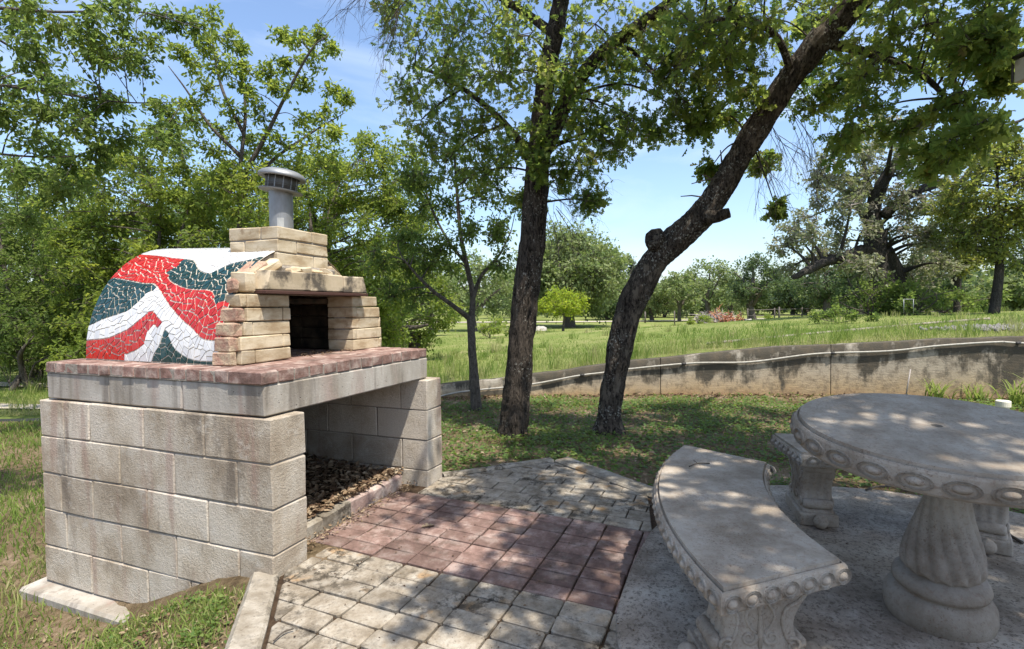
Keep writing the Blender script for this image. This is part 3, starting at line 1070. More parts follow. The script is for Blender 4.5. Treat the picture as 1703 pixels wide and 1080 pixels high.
# round concrete pad under the table
V = [(p[0], p[1], -.12) for p in PADC] + [(p[0], p[1], .012) for p in PADC]
cpad = PADC.mean(0)
inn = cpad + (PADC - cpad) * .985
V += [(p[0], p[1], .022) for p in inn]
n = len(PADC)
Fq = [(l * n + (i + 1) % n, l * n + i, (l + 1) * n + i, (l + 1) * n + (i + 1) % n) for l in (0, 1) for i in range(n)]
ar = sum(PADC[i][0] * PADC[(i + 1) % n][1] - PADC[(i + 1) % n][0] * PADC[i][1] for i in range(n))
if ar > 0: Fq = [f[::-1] for f in Fq]
top = np.arange(2 * n, 3 * n)
o = big('concrete_pad', V, [np.array(Fq), (top if ar > 0 else top[::-1])[None]], MAT['pad'], None)
tag(o, kind='structure')

# ================================================================== pizza oven
oven = empty('pizza_oven', (.76, .83, 0), 'outdoor pizza oven with red, white and dark green mosaic dome on a concrete block base', 'pizza oven')
C_ = .203
ZT = .699


def blocks(course_joints, axis, a0, a1, lo, rng):
    "courses of blocks: axis 'y' runs along y between x a0..a1; 'x' runs along x between y a0..a1"
    for k, js in enumerate(course_joints):
        z1 = ZT - k * C_; z0 = z1 - C_ + .006
        for i in range(len(js) - 1):
            p, q = js[i] + (.003 if i else 0), js[i + 1] - (.003 if i < len(js) - 2 else 0)
            d = rng.uniform(-.002, .002)
            if axis == 'y': V, F = rbox(a0 + d, a1 + d, p, q, z0, z1, .0042, .0026, rng)
            else: V, F = rbox(p, q, a0 + d, a1 + d, z0, z1, .0042, .0026, rng)
            piece('concrete_block', V, F, MAT['block'], oven)


E_ = 1.659
blocks([[0, .409, .823, 1.241, 1.458, E_], [0, .207, .613, 1.007, 1.438, E_], [0, .395, .808, 1.226, 1.496, E_],
        [0, .205, .611, 1.016, 1.46, E_], [0, .213, .52, .825, 1.256, E_]], 'y', 0.0, .209, 0, R)
blocks([[0, .205, .62, 1.03, 1.45], [0, .40, .82, 1.23, 1.45], [0, .20, .61, 1.02, 1.45], [0, .41, .83, 1.24, 1.45]], 'y', 1.327, 1.525, 0, R)
blocks([[.214, .42, .83, 1.24, 1.322], [.214, .62, 1.03, 1.322], [.214, .42, .83, 1.24, 1.322], [.214, .62, 1.03, 1.322]], 'x', 1.46, 1.655, 0, R)
blocks([[1.327, 1.525]] * 4, 'x', 1.456, 1.657, 0, R)
# mortar cores sit a few millimetres behind the faces
for a in [(.0068, .2022, .0068, 1.652, -.50, ZT - .006), (1.3338, 1.5182, .0068, 1.650, -.45, ZT - .006), (.2025, 1.3335, 1.467, 1.648, -.45, ZT - .006)]:
    piece('mortar', *rbox(*a, b=.002), MAT['mortar'], oven)
piece('footing', *rbox(-.098, .10, .845, 1.73, -.62, -.318, .014, .004), MAT['slab'], oven)

# cast slab in three pieces, then the red cap bricks
for y0, y1 in [(.05, .563), (.567, 1.093), (1.097, 1.609)]:
    piece('slab', *rbox(.014, 1.4234, y0, y1, .7055, .8455, .006, .002), MAT['slab'], oven)
piece('slab_mortar', *rbox(.02, 1.418, .056, 1.603, .709, .842, .002), MAT['mortar'], oven)


def capb(x0, x1, y0, y1):
    d = R.uniform(-.003, .003)
    g_ = .0028
    piece('cap_brick', *rbox(x0 + g_ + (d if x0 < .02 else 0), x1 - g_, y0 + g_ + (d if y0 < .06 else 0), y1 - g_, .8495, .908 + R.uniform(-.0015, .0015), .005, .0018), MAT['cap'], oven)


capb(.0, .100, .045, .25)
for i in range(13):
    w_ = (1.42 - .1) / 13
    capb(.1 + w_ * i, .1 + w_ * (i + 1), .045, .25)
for i in range(15):
    h_ = (1.612 - .25) / 15
    capb(.002, .2, .25 + h_ * i, .25 + h_ * (i + 1))
    capb(1.22, 1.42, .25 + h_ * i, .25 + h_ * (i + 1))
for i in range(10):
    capb(.2 + .102 * i, .2 + .102 * (i + 1), 1.41, 1.612)
piece('hearth', *rbox(.205, 1.215, .252, 1.405, .849, .9065, .003), MAT['cap'], oven)
piece('cap_mortar', *rbox(.008, 1.412, .053, 1.604, .8462, .9015, .002), MAT['mortar'], oven)

# ---------------- oven front
OC, OROT = np.array([.79, .40]), math.radians(2.6)
_co, _so = math.cos(OROT), math.sin(OROT)


def ofr(x, y, z):
    dx, dy = x - OC[0], y - OC[1]
    return (OC[0] + dx * _co - dy * _so, OC[1] + dx * _so + dy * _co, z)


def fb(x0, x1, y0, y1, z0, z1, mat='firebrick', b=.004, j=.0022, fn=None, name='fire_brick'):
    f = (lambda x, y, z: ofr(*fn(x, y, z))) if fn else ofr
    return piece(name, *rbox(x0, x1, y0, y1, z0, z1, b, j, R, f), MAT[mat], oven)


YF = .395
hc = .0712
xl = [.125, .132, .15, .172, .205]
xr_ = [1.432, 1.43, 1.422, 1.41, 1.386]
splitL = [.335, None, .325, None, None]
for k in range(5):
    z0, z1 = .910 + k * hc, .910 + (k + 1) * hc - .004
    dj = R.uniform(-.004, .004)
    # left pile: a broken reddish end, then one or two facing bricks
    fb(xl[k], xl[k] + .055, YF + .012, YF + .125, z0, z1, 'redend' if k < 4 else 'firebrick', .006, .006)
    a = xl[k] + .058
    cuts = {0: [a, .275, .53], 1: [a - .01, .47, .53], 2: [a, .262, .53], 3: [a - .006, .475, .53], 4: [a - .03, .53]}[k]
    for i in range(len(cuts) - 1):
        fb(cuts[i] + .0015, cuts[i + 1] - .0015, YF + dj, YF + .20, z0, z1)
    # right pile
    cuts = {0: [1.10, 1.40, xr_[0]], 1: [1.10, 1.145, xr_[1]], 2: [1.10, 1.17, 1.40, xr_[2]], 3: [1.10, 1.145, xr_[3]], 4: [1.10, xr_[4]]}[k]
    for i in range(len(cuts) - 1):
        fb(cuts[i] + .0015, cuts[i + 1] - .0015, YF + dj, YF + .20, z0, z1)
# front wall behind the bricks, following the dome's rim
xc0, hw0, hw1, H0, H1, dz0, dy0, dy1 = .70, .565, .535, .63, .67, .908, .46, 1.53
def rimz(x, k=.985): return dz0 + H0 * k * math.sqrt(max(0, 1 - ((x - xc0) / (hw0 * k)) ** 2))
def slabxz(poly, y0, y1, mat, name):
    n = len(poly)
    V = [(x, y0, z) for x, z in poly] + [(x, y1, z) for x, z in poly]
    F = [tuple(range(n)), tuple(range(2 * n - 1, n - 1, -1))] + [(i, i + n, (i + 1) % n + n, (i + 1) % n) for i in range(n)]
    return piece(name, V, F, MAT[mat], oven)
xs_ = np.linspace(.147, .53, 9)
slabxz([(.147, .908), (.53, .908), (.53, 1.262)] + [(x, max(.912, rimz(x))) for x in xs_[::-1]][0:], .470, .56, 'mortar', 'front_wall')
xs_ = np.linspace(1.252, 1.10, 9)
slabxz([(1.10, 1.262), (1.10, .908), (1.252, .908)] + [(x, max(.912, rimz(x))) for x in xs_], .474, .56, 'mortar', 'front_wall')
xs_ = np.linspace(1.10, .53, 15)
slabxz([(.53, 1.263), (1.10, 1.263)] + [(x, rimz(x)) for x in xs_], .472, .56, 'mortar', 'front_wall')

# lintel on its iron bar
def chamL(x, y, z):
    return (x + (.035 if x < .33 and z > 1.36 else 0), y, z)
def chamR(x, y, z):
    return (x - (.035 if x > 1.16 and z > 1.36 else 0), y, z)
YL = .345
fb(.300, .640, YL, YL + .125, 1.283, 1.386, 'soot', .005, .002, chamL, 'lintel_brick')
fb(.643, .943, YL + .002, YL + .125, 1.283, 1.388, 'soot', .005, .002, None, 'lintel_brick')
fb(.946, 1.190, YL - .001, YL + .125, 1.283, 1.385, 'soot', .005, .002, chamR, 'lintel_brick')
piece('lintel_bar', *rbox(.298, 1.192, YL - .006, YL + .11, 1.264, 1.281, .002, .0008, R, ofr), MAT['rust'], oven)
fb(.235, .296, YL + .055, YL + .16, 1.272, 1.372, 'firebrick', .006, .004)
fb(.195, .232, YL + .085, YL + .16, 1.270, 1.335, 'redend', .01, .006)
fb(1.196, 1.30, YL + .075, YL + .16, 1.268, 1.33, 'firebrick', .008, .005)
# slanted and upright bricks between the lintel and the chimney
def slant(cx, cz, ang):
    c_, s_ = math.cos(ang), math.sin(ang)
    return lambda x, y, z: (cx + (x - cx) * c_ - (z - cz) * s_, y, cz + (x - cx) * s_ + (z - cz) * c_)
fb(.32, .52, .425, .56, 1.37, 1.425, 'firebrick', .008, .006, slant(.42, 1.395, .5))
fb(.24, .43, .435, .55, 1.345, 1.392, 'redend', .01, .008, slant(.335, 1.37, .62))
fb(.93, 1.09, .44, .57, 1.375, 1.42, 'firebrick', .008, .006, slant(1.01, 1.40, -.5))
for i, x in enumerate((.53, .63, .73, .83)):
    fb(x, x + .072, .385, .49, 1.386, 1.418 + R.uniform(-.005, .005), 'firebrick', .006, .005, slant(x + .036, 1.42, (.25, .08, -.08, -.25)[i]))
piece('slope_mortar', *rbox(.48, .98, .43, .56, 1.38, 1.427, .01, .004, R, ofr), MAT['mortar'], oven)

# chimney stack
cz = [1.425, 1.4985, 1.572, 1.645]
X0, X1, Y0, Y1 = .508, .938, .452, .800
def cb(x0, x1, y0, y1, k):
    fb(x0 + .0016, x1 - .0016, y0 + .0016, y1 - .0016, cz[k] + .002, cz[k + 1] - .003, 'firebrick', .005, .0028)
cb(X0, .799, Y0, .573, 2); cb(.799, X1, Y0, .573, 2); cb(X0, .631, .573, Y1, 2); cb(.821, X1, .573, Y1, 2); cb(.631, .821, .686, Y1, 2)
cb(X0, .663, Y0, .686, 1); cb(.663, X1, Y0, .573, 1); cb(X0, .631, .686, Y1, 1); cb(.821, X1, .573, Y1, 1); cb(.631, .821, .686, Y1, 1)
cb(X0, .806, Y0, .573, 0); cb(.806, X1, Y0, .573, 0); cb(X0, .631, .573, Y1, 0); cb(.821, X1, .573, Y1, 0); cb(.631, .821, .686, Y1, 0)
piece('chimney_mortar', *rbox(X0 + .007, X1 - .007, Y0 + .007, Y1 - .007, 1.395, 1.637, .002, 0, R, ofr), MAT['mortar'], oven)

# inner chamber: sooty back and side bricks
for k in range(4):
    z0, z1 = .912 + k * .075, .912 + (k + 1) * .075 - .004
    cuts = [.30, .52, .75, .98, 1.24] if k % 2 == 0 else [.30, .40, .63, .86, 1.09, 1.24]
    for i in range(len(cuts) - 1):
        piece('inner_brick', *rbox(cuts[i] + .002, cuts[i + 1] - .002, 1.15, 1.24, z0, z1, .004, .003), MAT['black'], oven)
    for x0, x1 in ((.30, .40), (1.14, 1.24)):
        for y0, y1 in ((.60, .87), (.874, 1.146)):
            piece('inner_brick', *rbox(x0, x1, y0, y1, z0, z1, .004, .003), MAT['black'], oven)
piece('inner_vault', *rbox(.28, 1.26, .60, 1.25, 1.215, 1.25, .004), MAT['black'], oven)

# ---------------- mosaic dome
def dsurf(u, w, h=0.0):
    v = w / .585
    k = (u - dy0) / (dy1 - dy0)
    hw, H = hw0 + (hw1 - hw0) * k, H0 + (H1 - H0) * k
    ex = math.cos(v) / hw; ez = math.sin(v) / H
    nl = math.hypot(ex, ez)
    return (xc0 - hw * math.cos(v) - ex / nl * h, u, dz0 + H * math.sin(v) + ez / nl * h)
WM = math.pi * .585
nu, nv = 24, 64
V, F = [], []
for i in range(nu + 1):
    for k in range(nv + 1):
        u = dy0 + (dy1 - dy0) * i / nu
        V.append(dsurf(u, WM * k / nv))
for i in range(nu):
    for k in range(nv):
        a = i * (nv + 1) + k
        F.append((a, a + 1, a + nv + 2, a + nv + 1))
cap_ = [nu * (nv + 1) + k for k in range(nv + 1)]
V.append((xc0, dy1, dz0)); m = len(V) - 1
F += [(cap_[k], cap_[k + 1], m) for k in range(nv)]
dome = piece('mosaic_dome', V, [f[::-1] for f in F], MAT['grout'], oven, True)

vv = .585
WL = dict(
 white_low=[(1.56, 1.18), (1.405, 1.147), (1.326, 1.13), (1.198, 1.083), (1.064, 1.053), (0.96, 1.015), (0.856, 0.893), (0.783, 0.837), (0.723, 0.831), (0.684, 0.881), (0.625, 0.965), (0.518, 1.038), (0.43, 1.18)],
 g1_low=[(1.064, 1.053), (1.047, 0.923), (1.073, 0.843), (1.025, 0.763), (0.939, 0.698), (0.829, 0.651), (0.749, 0.639), (0.654, 0.633), (0.609, 0.601), (0.579, 0.554), (0.557, 0.514), (0.45, 0.555)],
 r1_low=[(1.56, 0.775), (1.525, 0.772), (1.367, 0.741), (1.208, 0.705), (1.121, 0.698), (1.06, 0.657)],
 aur=[(1.06, 0.657), (0.983, 0.574), (0.872, 0.457), (0.758, 0.352), (0.668, 0.282), (0.595, 0.214), (0.522, 0.195), (0.44, 0.21)],
 aul=[(1.56, 0.275), (1.514, 0.294), (1.401, 0.352), (1.292, 0.394), (1.21, 0.44), (1.151, 0.535), (1.125, 0.597), (1.06, 0.657)],
 all_=[(1.56, 0.158), (1.497, 0.166), (1.343, 0.187), (1.251, 0.227), (1.166, 0.277), (1.084, 0.365), (1.02, 0.427), (0.943, 0.363)],
 ll=[(0.943, 0.363), (1.008, 0.25), (1.033, 0.147), (1.091, 0.094), (1.172, 0.05), (1.184, -.02)],
 lr=[(0.879, 0.275), (0.905, 0.142), (0.939, 0.071), (0.97, -.02)],
 alr=[(0.879, 0.275), (0.834, 0.205), (0.779, 0.118), (0.692, 0.057), (0.601, 0.033), (0.44, 0.037)])
WL = {k: [(u, w * vv) for u, w in p] for k, p in WL.items()}
REG = [('white', WL['aul'] + WL['aur'][1:] + WL['alr'][::-1] + WL['lr'][1:] + WL['ll'][::-1] + WL['all_'][::-1][1:]),
       ('red', WL['all_'] + WL['ll'][1:] + [(1.6, -.02)]),
       ('green', WL['lr'][::-1] + WL['alr'][1:] + [(.44, -.02)]),
       ('green', WL['r1_low'] + WL['aul'][::-1]),
       ('green', WL['white_low'][4:] + WL['g1_low'][::-1]),
       ('white', WL['white_low'] + [(.43, 1.28), (.43, 1.7), (1.56, 1.7)])]
def pip_(p, poly):
    x, y = p; ins = False; j = len(poly) - 1
    for i in range(len(poly)):
        if (poly[i][1] > y) != (poly[j][1] > y) and x < (poly[j][0] - poly[i][0]) * (y - poly[i][1]) / (poly[j][1] - poly[i][1]) + poly[i][0]: ins = not ins
        j = i
    return ins
def colour_of(u, w):
    if w > WM / 2: w = WM - w
    for nme, poly in REG:
        if pip_((u, w), poly): return nme
    return 'red'
seeds = []
def put(u, w, r):
    if not (dy0 < u < dy1 and 0 < w < WM): return
    for a, b in seeds:
        if (a - u) ** 2 + (b - w) ** 2 < r * r: return
    seeds.append((u, w))
for mir in (0, 1):
    for k, pl in WL.items():
        P = spline([(a, b, 0) for a, b in pl], 8)[:, :2]
        L = np.concatenate([[0], np.cumsum(np.linalg.norm(np.diff(P, axis=0), axis=1))])
        s_ = .015
        while s_ < L[-1]:
            q = np.array([np.interp(s_, L, P[:, 0]), np.interp(s_, L, P[:, 1])])
            q2 = np.array([np.interp(s_ + .005, L, P[:, 0]), np.interp(s_ + .005, L, P[:, 1])])
            t_ = (q2 - q) / (np.linalg.norm(q2 - q) + 1e-9); n_ = np.array([-t_[1], t_[0]])
            for sg in (-1, 1):
                a = q + n_ * sg * .0165
                put(a[0], WM - a[1] if mir else a[1], .022)
            s_ += R.uniform(.038, .060)
for _ in range(9000): put(R.uniform(dy0, dy1), R.uniform(0, WM), R.choice((.044, .056, .07)))
SA = np.array(seeds)
tiles = []
cells = []
for i, (u, w) in enumerate(seeds):
    d2 = ((SA - SA[i]) ** 2).sum(1)
    nb = [j for j in np.argsort(d2)[1:22] if d2[j] < .02]
    poly = [(u - .06, w - .06), (u + .06, w - .06), (u + .06, w + .06), (u - .06, w + .06)]
    poly = clip(poly, [(dy0 + .002, .002), (dy1 - .002, .002), (dy1 - .002, WM - .002), (dy0 + .002, WM - .002)])
    for j in nb:
        mxp = (SA[i] + SA[j]) / 2; dn = SA[j] - SA[i]
        out = []
        for k in range(len(poly)):
            p, q = poly[k], poly[(k + 1) % len(poly)]
            fp = -((p[0] - mxp[0]) * dn[0] + (p[1] - mxp[1]) * dn[1]); fq = -((q[0] - mxp[0]) * dn[0] + (q[1] - mxp[1]) * dn[1])
            if fp >= 0: out.append(p)
            if (fp >= 0) != (fq >= 0):
                t_ = fp / (fp - fq); out.append((p[0] + (q[0] - p[0]) * t_, p[1] + (q[1] - p[1]) * t_))
        poly = out
        if len(poly) < 3: break
    if len(poly) < 3: continue
    cells.append((i, poly))
def parea(p): return abs(sum(p[k][0] * p[(k + 1) % len(p)][1] - p[(k + 1) % len(p)][0] * p[k][1] for k in range(len(p)))) / 2
def shatter(poly, depth=0):
    "a tile snapped into angular shards"
    if depth > 3 or parea(poly) < R.uniform(.0010, .0023): return [poly]
    P = np.array(poly); c = P.mean(0) + np.array([R.uniform(-.005, .005), R.uniform(-.005, .005)])
    cov = np.cov((P - c).T); ev, evec = np.linalg.eigh(cov)
    a = math.atan2(evec[1, 0], evec[0, 0]) + R.uniform(-.75, .75)
    dn = np.array([-math.sin(a), math.cos(a)])
    res = []
    for sg in (1, -1):
        out = []
        for k in range(len(poly)):
            p, q = poly[k], poly[(k + 1) % len(poly)]
            fp = sg * ((p[0] - c[0]) * dn[0] + (p[1] - c[1]) * dn[1]); fq = sg * ((q[0] - c[0]) * dn[0] + (q[1] - c[1]) * dn[1])
            if fp >= 0: out.append(p)
            if (fp >= 0) != (fq >= 0):
                t_ = fp / (fp - fq); out.append((p[0] + (q[0] - p[0]) * t_, p[1] + (q[1] - p[1]) * t_))
        if len(out) >= 3: res += shatter(out, depth + 1)
    return res
shards = [(i, q) for i, poly in cells for q in shatter(poly)]
for i, poly in shards:
    P = np.array(poly)
    keep = [k for k in range(len(P)) if np.linalg.norm(P[k] - P[k - 1]) > .003]
    P = P[keep]
    if len(P) < 3: continue
    c = P.mean(0)
    dist_ = np.linalg.norm(P - c, axis=1)
    if dist_.max() < .007: continue
    gap = .0054 if colour_of(*seeds[i]) != 'white' else .0030
    sgn = 1 if sum(P[k][0] * P[(k + 1) % len(P)][1] - P[(k + 1) % len(P)][0] * P[k][1] for k in range(len(P))) > 0 else -1
    Q = []
    for k in range(len(P)):                                # even grout line: every edge moved in by half a joint
        a_, b_, e_ = P[k - 1], P[k], P[(k + 1) % len(P)]
        u1 = (b_ - a_) / np.linalg.norm(b_ - a_); u2 = (e_ - b_) / np.linalg.norm(e_ - b_)
        m_ = np.array([-u1[1] - u2[1], u1[0] + u2[0]]) * sgn
        Q.append(b_ + m_ * gap * .62 / max(.45, 1 + u1 @ u2))
    Q = np.array(Q)
    if parea(Q) < 5e-5: continue
    tl = [R.uniform(-.03, .03) for _ in range(2)]
    hh = .0042 + R.uniform(-.0007, .0009)
    n = len(Q)
    V = [dsurf(p[0], p[1], -.002) for p in Q]
    V += [dsurf(p[0], p[1], hh + (p[0] - c[0]) * tl[0] + (p[1] - c[1]) * tl[1]) for p in (c + (Q - c) * .97)]
    F = [tuple(range(n, 2 * n))] + [(k, (k + 1) % n, (k + 1) % n + n, k + n) for k in range(n)]
    a3 = V[n]; b3 = V[n + 1]; c3 = V[n + 2]
    nn = np.cross(np.array(b3) - a3, np.array(c3) - a3)
    ctr = np.mean(V[n:], 0)
    outw = ctr - np.array([xc0, ctr[1], dz0])
    if nn @ outw < 0: F = [f[::-1] for f in F]; nn = -nn
    vd = CAM - ctr
    area = abs(sum(Q[k][0] * Q[(k + 1) % n][1] - Q[(k + 1) % n][0] * Q[k][1] for k in range(n))) / 2
    vis = max(0, (nn / (np.linalg.norm(nn) + 1e-12)) @ vd / np.linalg.norm(vd)) * area
    tiles.append((vis, colour_of(*seeds[i]), V, F))
tiles.sort(key=lambda t: -t[0])
for vis, cn, V, F in tiles[:300]:
    piece('tile', V, F, MAT['t_' + cn], dome)
for cn in ('red', 'green', 'white'):
    Vs, Fs, n0 = [], [], 0
    for vis, c2, V, F in tiles[300:]:
        if c2 != cn: continue
        Vs += V; Fs += [tuple(i + n0 for i in f) for f in F]; n0 += len(V)
    if Vs:
        tag(piece('tile_field', Vs, Fs, MAT['t_' + cn], dome), kind='stuff')

# ---------------- flue
fx, fy = .757, .655
flue_parts = []
V, F = lathe([(.0, 1.63), (.068, 1.63), (.068, 1.895), (.0, 1.895)], 32, None, (fx, fy, 0)); piece('flue_pipe', V, F, MAT['galv'], oven, False)
for p in oven.children: pass
def tilted(prof, n, name, mat, smooth=True, parent=oven):
    V, F = lathe(prof, n, None, (0, 0, 0))
    ax = Vector((HF[0], HF[1], 0))
    M_ = Matrix.Rotation(math.radians(7.5), 3, ax)
    V = [tuple(M_ @ Vector((v[0], v[1], v[2] - 1.895)) + Vector((fx, fy, 1.895))) for v in V]
    return piece(name, V, F, MAT[mat], parent, smooth)
tilted([(.066, 1.888), (.124, 1.890), (.126, 1.897), (.067, 1.901)], 36, 'flue_collar', 'galv', False)
tilted([(.086, 1.902), (.088, 1.904), (.089, 1.976), (.085, 1.98)], 40, 'flue_cowl', 'galv_dark', True)
tilted([(.088, 1.930), (.0915, 1.931), (.0915, 1.936), (.089, 1.937)], 40, 'cowl_band', 'galv_dark', False)
ax = Vector((HF[0], HF[1], 0)); M_ = Matrix.Rotation(math.radians(7.5), 3, ax)
for i in range(12):
    a = 2 * math.pi * i / 12 + .1
    V, F = rbox(-.015, .015, .082, .0898, 1.910, 1.922, .001)
    rz = Matrix.Rotation(a, 3, 'Z')
    V = [tuple(M_ @ (rz @ Vector((v[0], v[1], v[2])) - Vector((0, 0, 1.895))) + Vector((fx, fy, 1.895))) for v in V]
    piece('vent_slot', V, F, MAT['frame_dark'], oven)
    V, F = rbox(-.003, .003, .084, .0915, 1.905, 1.98, .001)
    rz = Matrix.Rotation(a + .26, 3, 'Z')
    V = [tuple(M_ @ (rz @ Vector((v[0], v[1], v[2])) - Vector((0, 0, 1.895))) + Vector((fx, fy, 1.895))) for v in V]
    piece('cowl_rib', V, F, MAT['galv'], oven)
tilted([(.10, 1.974), (.134, 1.970), (.137, 1.976), (.135, 1.987), (.120, 2.003), (.09, 2.016), (.045, 2.023), (.0, 2.024)], 40, 'flue_cap', 'galv')
# plate on the pipe's foot, facing out
V = []
for k in range(7):
    a = math.atan2(-HF[1], -HF[0]) + .05 + k * .09
    for z in (1.662, 1.725):
        V.append((fx + math.cos(a) * .0712, fy + math.sin(a) * .0712, z))
F = [(2 * k, 2 * k + 2, 2 * k + 3, 2 * k + 1) for k in range(6)]
piece('rating_plate', V, F, MAT['label'], oven)

# sill in front of the ash floor
for x0, x1, m_ in [(.215, .50, 'kerb'), (.503, .72, 'kerb'), (.725, 1.03, 'sill'), (1.036, 1.262, 'sill')]:
    piece('sill_brick', *rbox(x0, x1, (.15 if m_ == 'kerb' else .158) + R.uniform(-.004, .004), .215, -.03, .078 + R.uniform(-.010, .006), .010, .006), MAT[m_], oven)
piece('ash_floor', *rbox(.205, 1.331, .205, 1.47, -.2, .058, .004), MAT['joint'], oven)


# ================================================================== cast stone furniture
def medallion_mesh(mat, sx, sz, dep, bars=True):
    V, F = [], []
    n, m = 14, 3
    for i in range(m + 1):                                  # egg
        f = i / m
        for k in range(n):
            a = 2 * math.pi * k / n
            rr = math.cos(f * math.pi / 2 * .98)
            V.append((rr * math.cos(a) * sx * .58, dep * (-.2 + 1.1 * math.sin(f * math.pi / 2)), rr * math.sin(a) * sz * .58))
    for i in range(m):
        for k in range(n):
            F.append((i * n + k, i * n + (k + 1) % n, (i + 1) * n + (k + 1) % n, (i + 1) * n + k))
    F.append(tuple(m * n + k for k in range(n)))
    for q, (rf, tr) in enumerate(((.77, .06), (.96, .055))):  # two raised rings
        b = len(V)
        for k in range(n):
            a = 2 * math.pi * k / n
            for d in range(4):
                e = 2 * math.pi * d / 4
                r_ = rf + tr * math.cos(e)
                V.append((r_ * math.cos(a) * sx, dep * (-.25 + .75 * (math.sin(e) > .5)), r_ * math.sin(a) * sz))
        for k in range(n):
            for d in range(4):
                F.append((b + k * 4 + d, b + ((k + 1) % n) * 4 + d, b + ((k + 1) % n) * 4 + (d + 1) % 4, b + k * 4 + (d + 1) % 4))
    me = bpy.data.meshes.new('medallion')
    me.from_pydata(V, [], F); me.update()
    me.polygons.foreach_set('use_smooth', np.ones(len(me.polygons), bool))
    me.materials.append(mat)
    return me


# ---------------- round table
TB = np.array([.68, -2.555, .022])
table = empty('pedestal_table', TB, 'round cast stone pedestal table with egg carved rim in dappled shade', 'table')
RT = .462
V, F = lathe([(.0, .630), (.30, .630), (.446, .630), (.459, .632), (.464, .640), (.467, .67), (.463, .702), (.458, .710), (.452, .711), (.450, .705), (.446, .705), (.444, .7225), (.430, .7235), (.018, .7235), (.016, .66), (0, .66)], 96, None, TB)
piece('table_top', V, F, MAT['cast_top'], table, False)
V, F = lathe([(.0, .664), (.0155, .664)], 20, None, TB); piece('umbrella_hole', V, F, MAT['black_rubber'], table)
mm = medallion_mesh(MAT['cast_dark'], .050, .0275, .018)
NM = 26
for k in range(NM):
    a = 2 * math.pi * (k + .4) / NM
    o = link_mesh('medallion', mm, TB + np.array([math.cos(a) * (RT - .001), math.sin(a) * (RT + .001), .6705]), table)
    o.rotation_euler = (0, 0, a - math.pi / 2)
prof = [(.05, .192), (.110, .200), (.121, .206), (.126, .222), (.124, .25), (.114, .295), (.096, .36), (.078, .425), (.063, .495), (.052, .56), (.046, .605), (.046, .634)]
prof = [tuple(p) for p in spline([(a, b, 0) for a, b in prof], 3)[:, :2]]
def flute(r, z, a):
    k = max(0, min(1, (z - .196) / .012))
    ph = 7 * (a + 1.05 * (z - .2) * 2.3)
    w = abs(math.sin(ph))
    amp = .13 * k * min(1, .35 + (.66 - z) * 1.9)
    return r * (1 + amp * (w ** .6 - .75)), z - (.012 * (1 - w) if z < .212 else 0)
TP = TB + np.array([-.045, -.035, 0])
V, F = lathe(prof, 112, flute, TP)
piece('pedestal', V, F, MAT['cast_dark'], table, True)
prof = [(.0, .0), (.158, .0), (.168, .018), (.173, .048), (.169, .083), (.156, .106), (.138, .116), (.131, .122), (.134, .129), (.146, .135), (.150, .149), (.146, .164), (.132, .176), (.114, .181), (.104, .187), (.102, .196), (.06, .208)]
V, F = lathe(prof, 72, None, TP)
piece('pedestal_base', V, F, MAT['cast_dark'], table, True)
table.rotation_euler = (.02, -.11, 0)

# ---------------- curved benches
bm_med = medallion_mesh(MAT['cast'], .0325, .0255, .016)


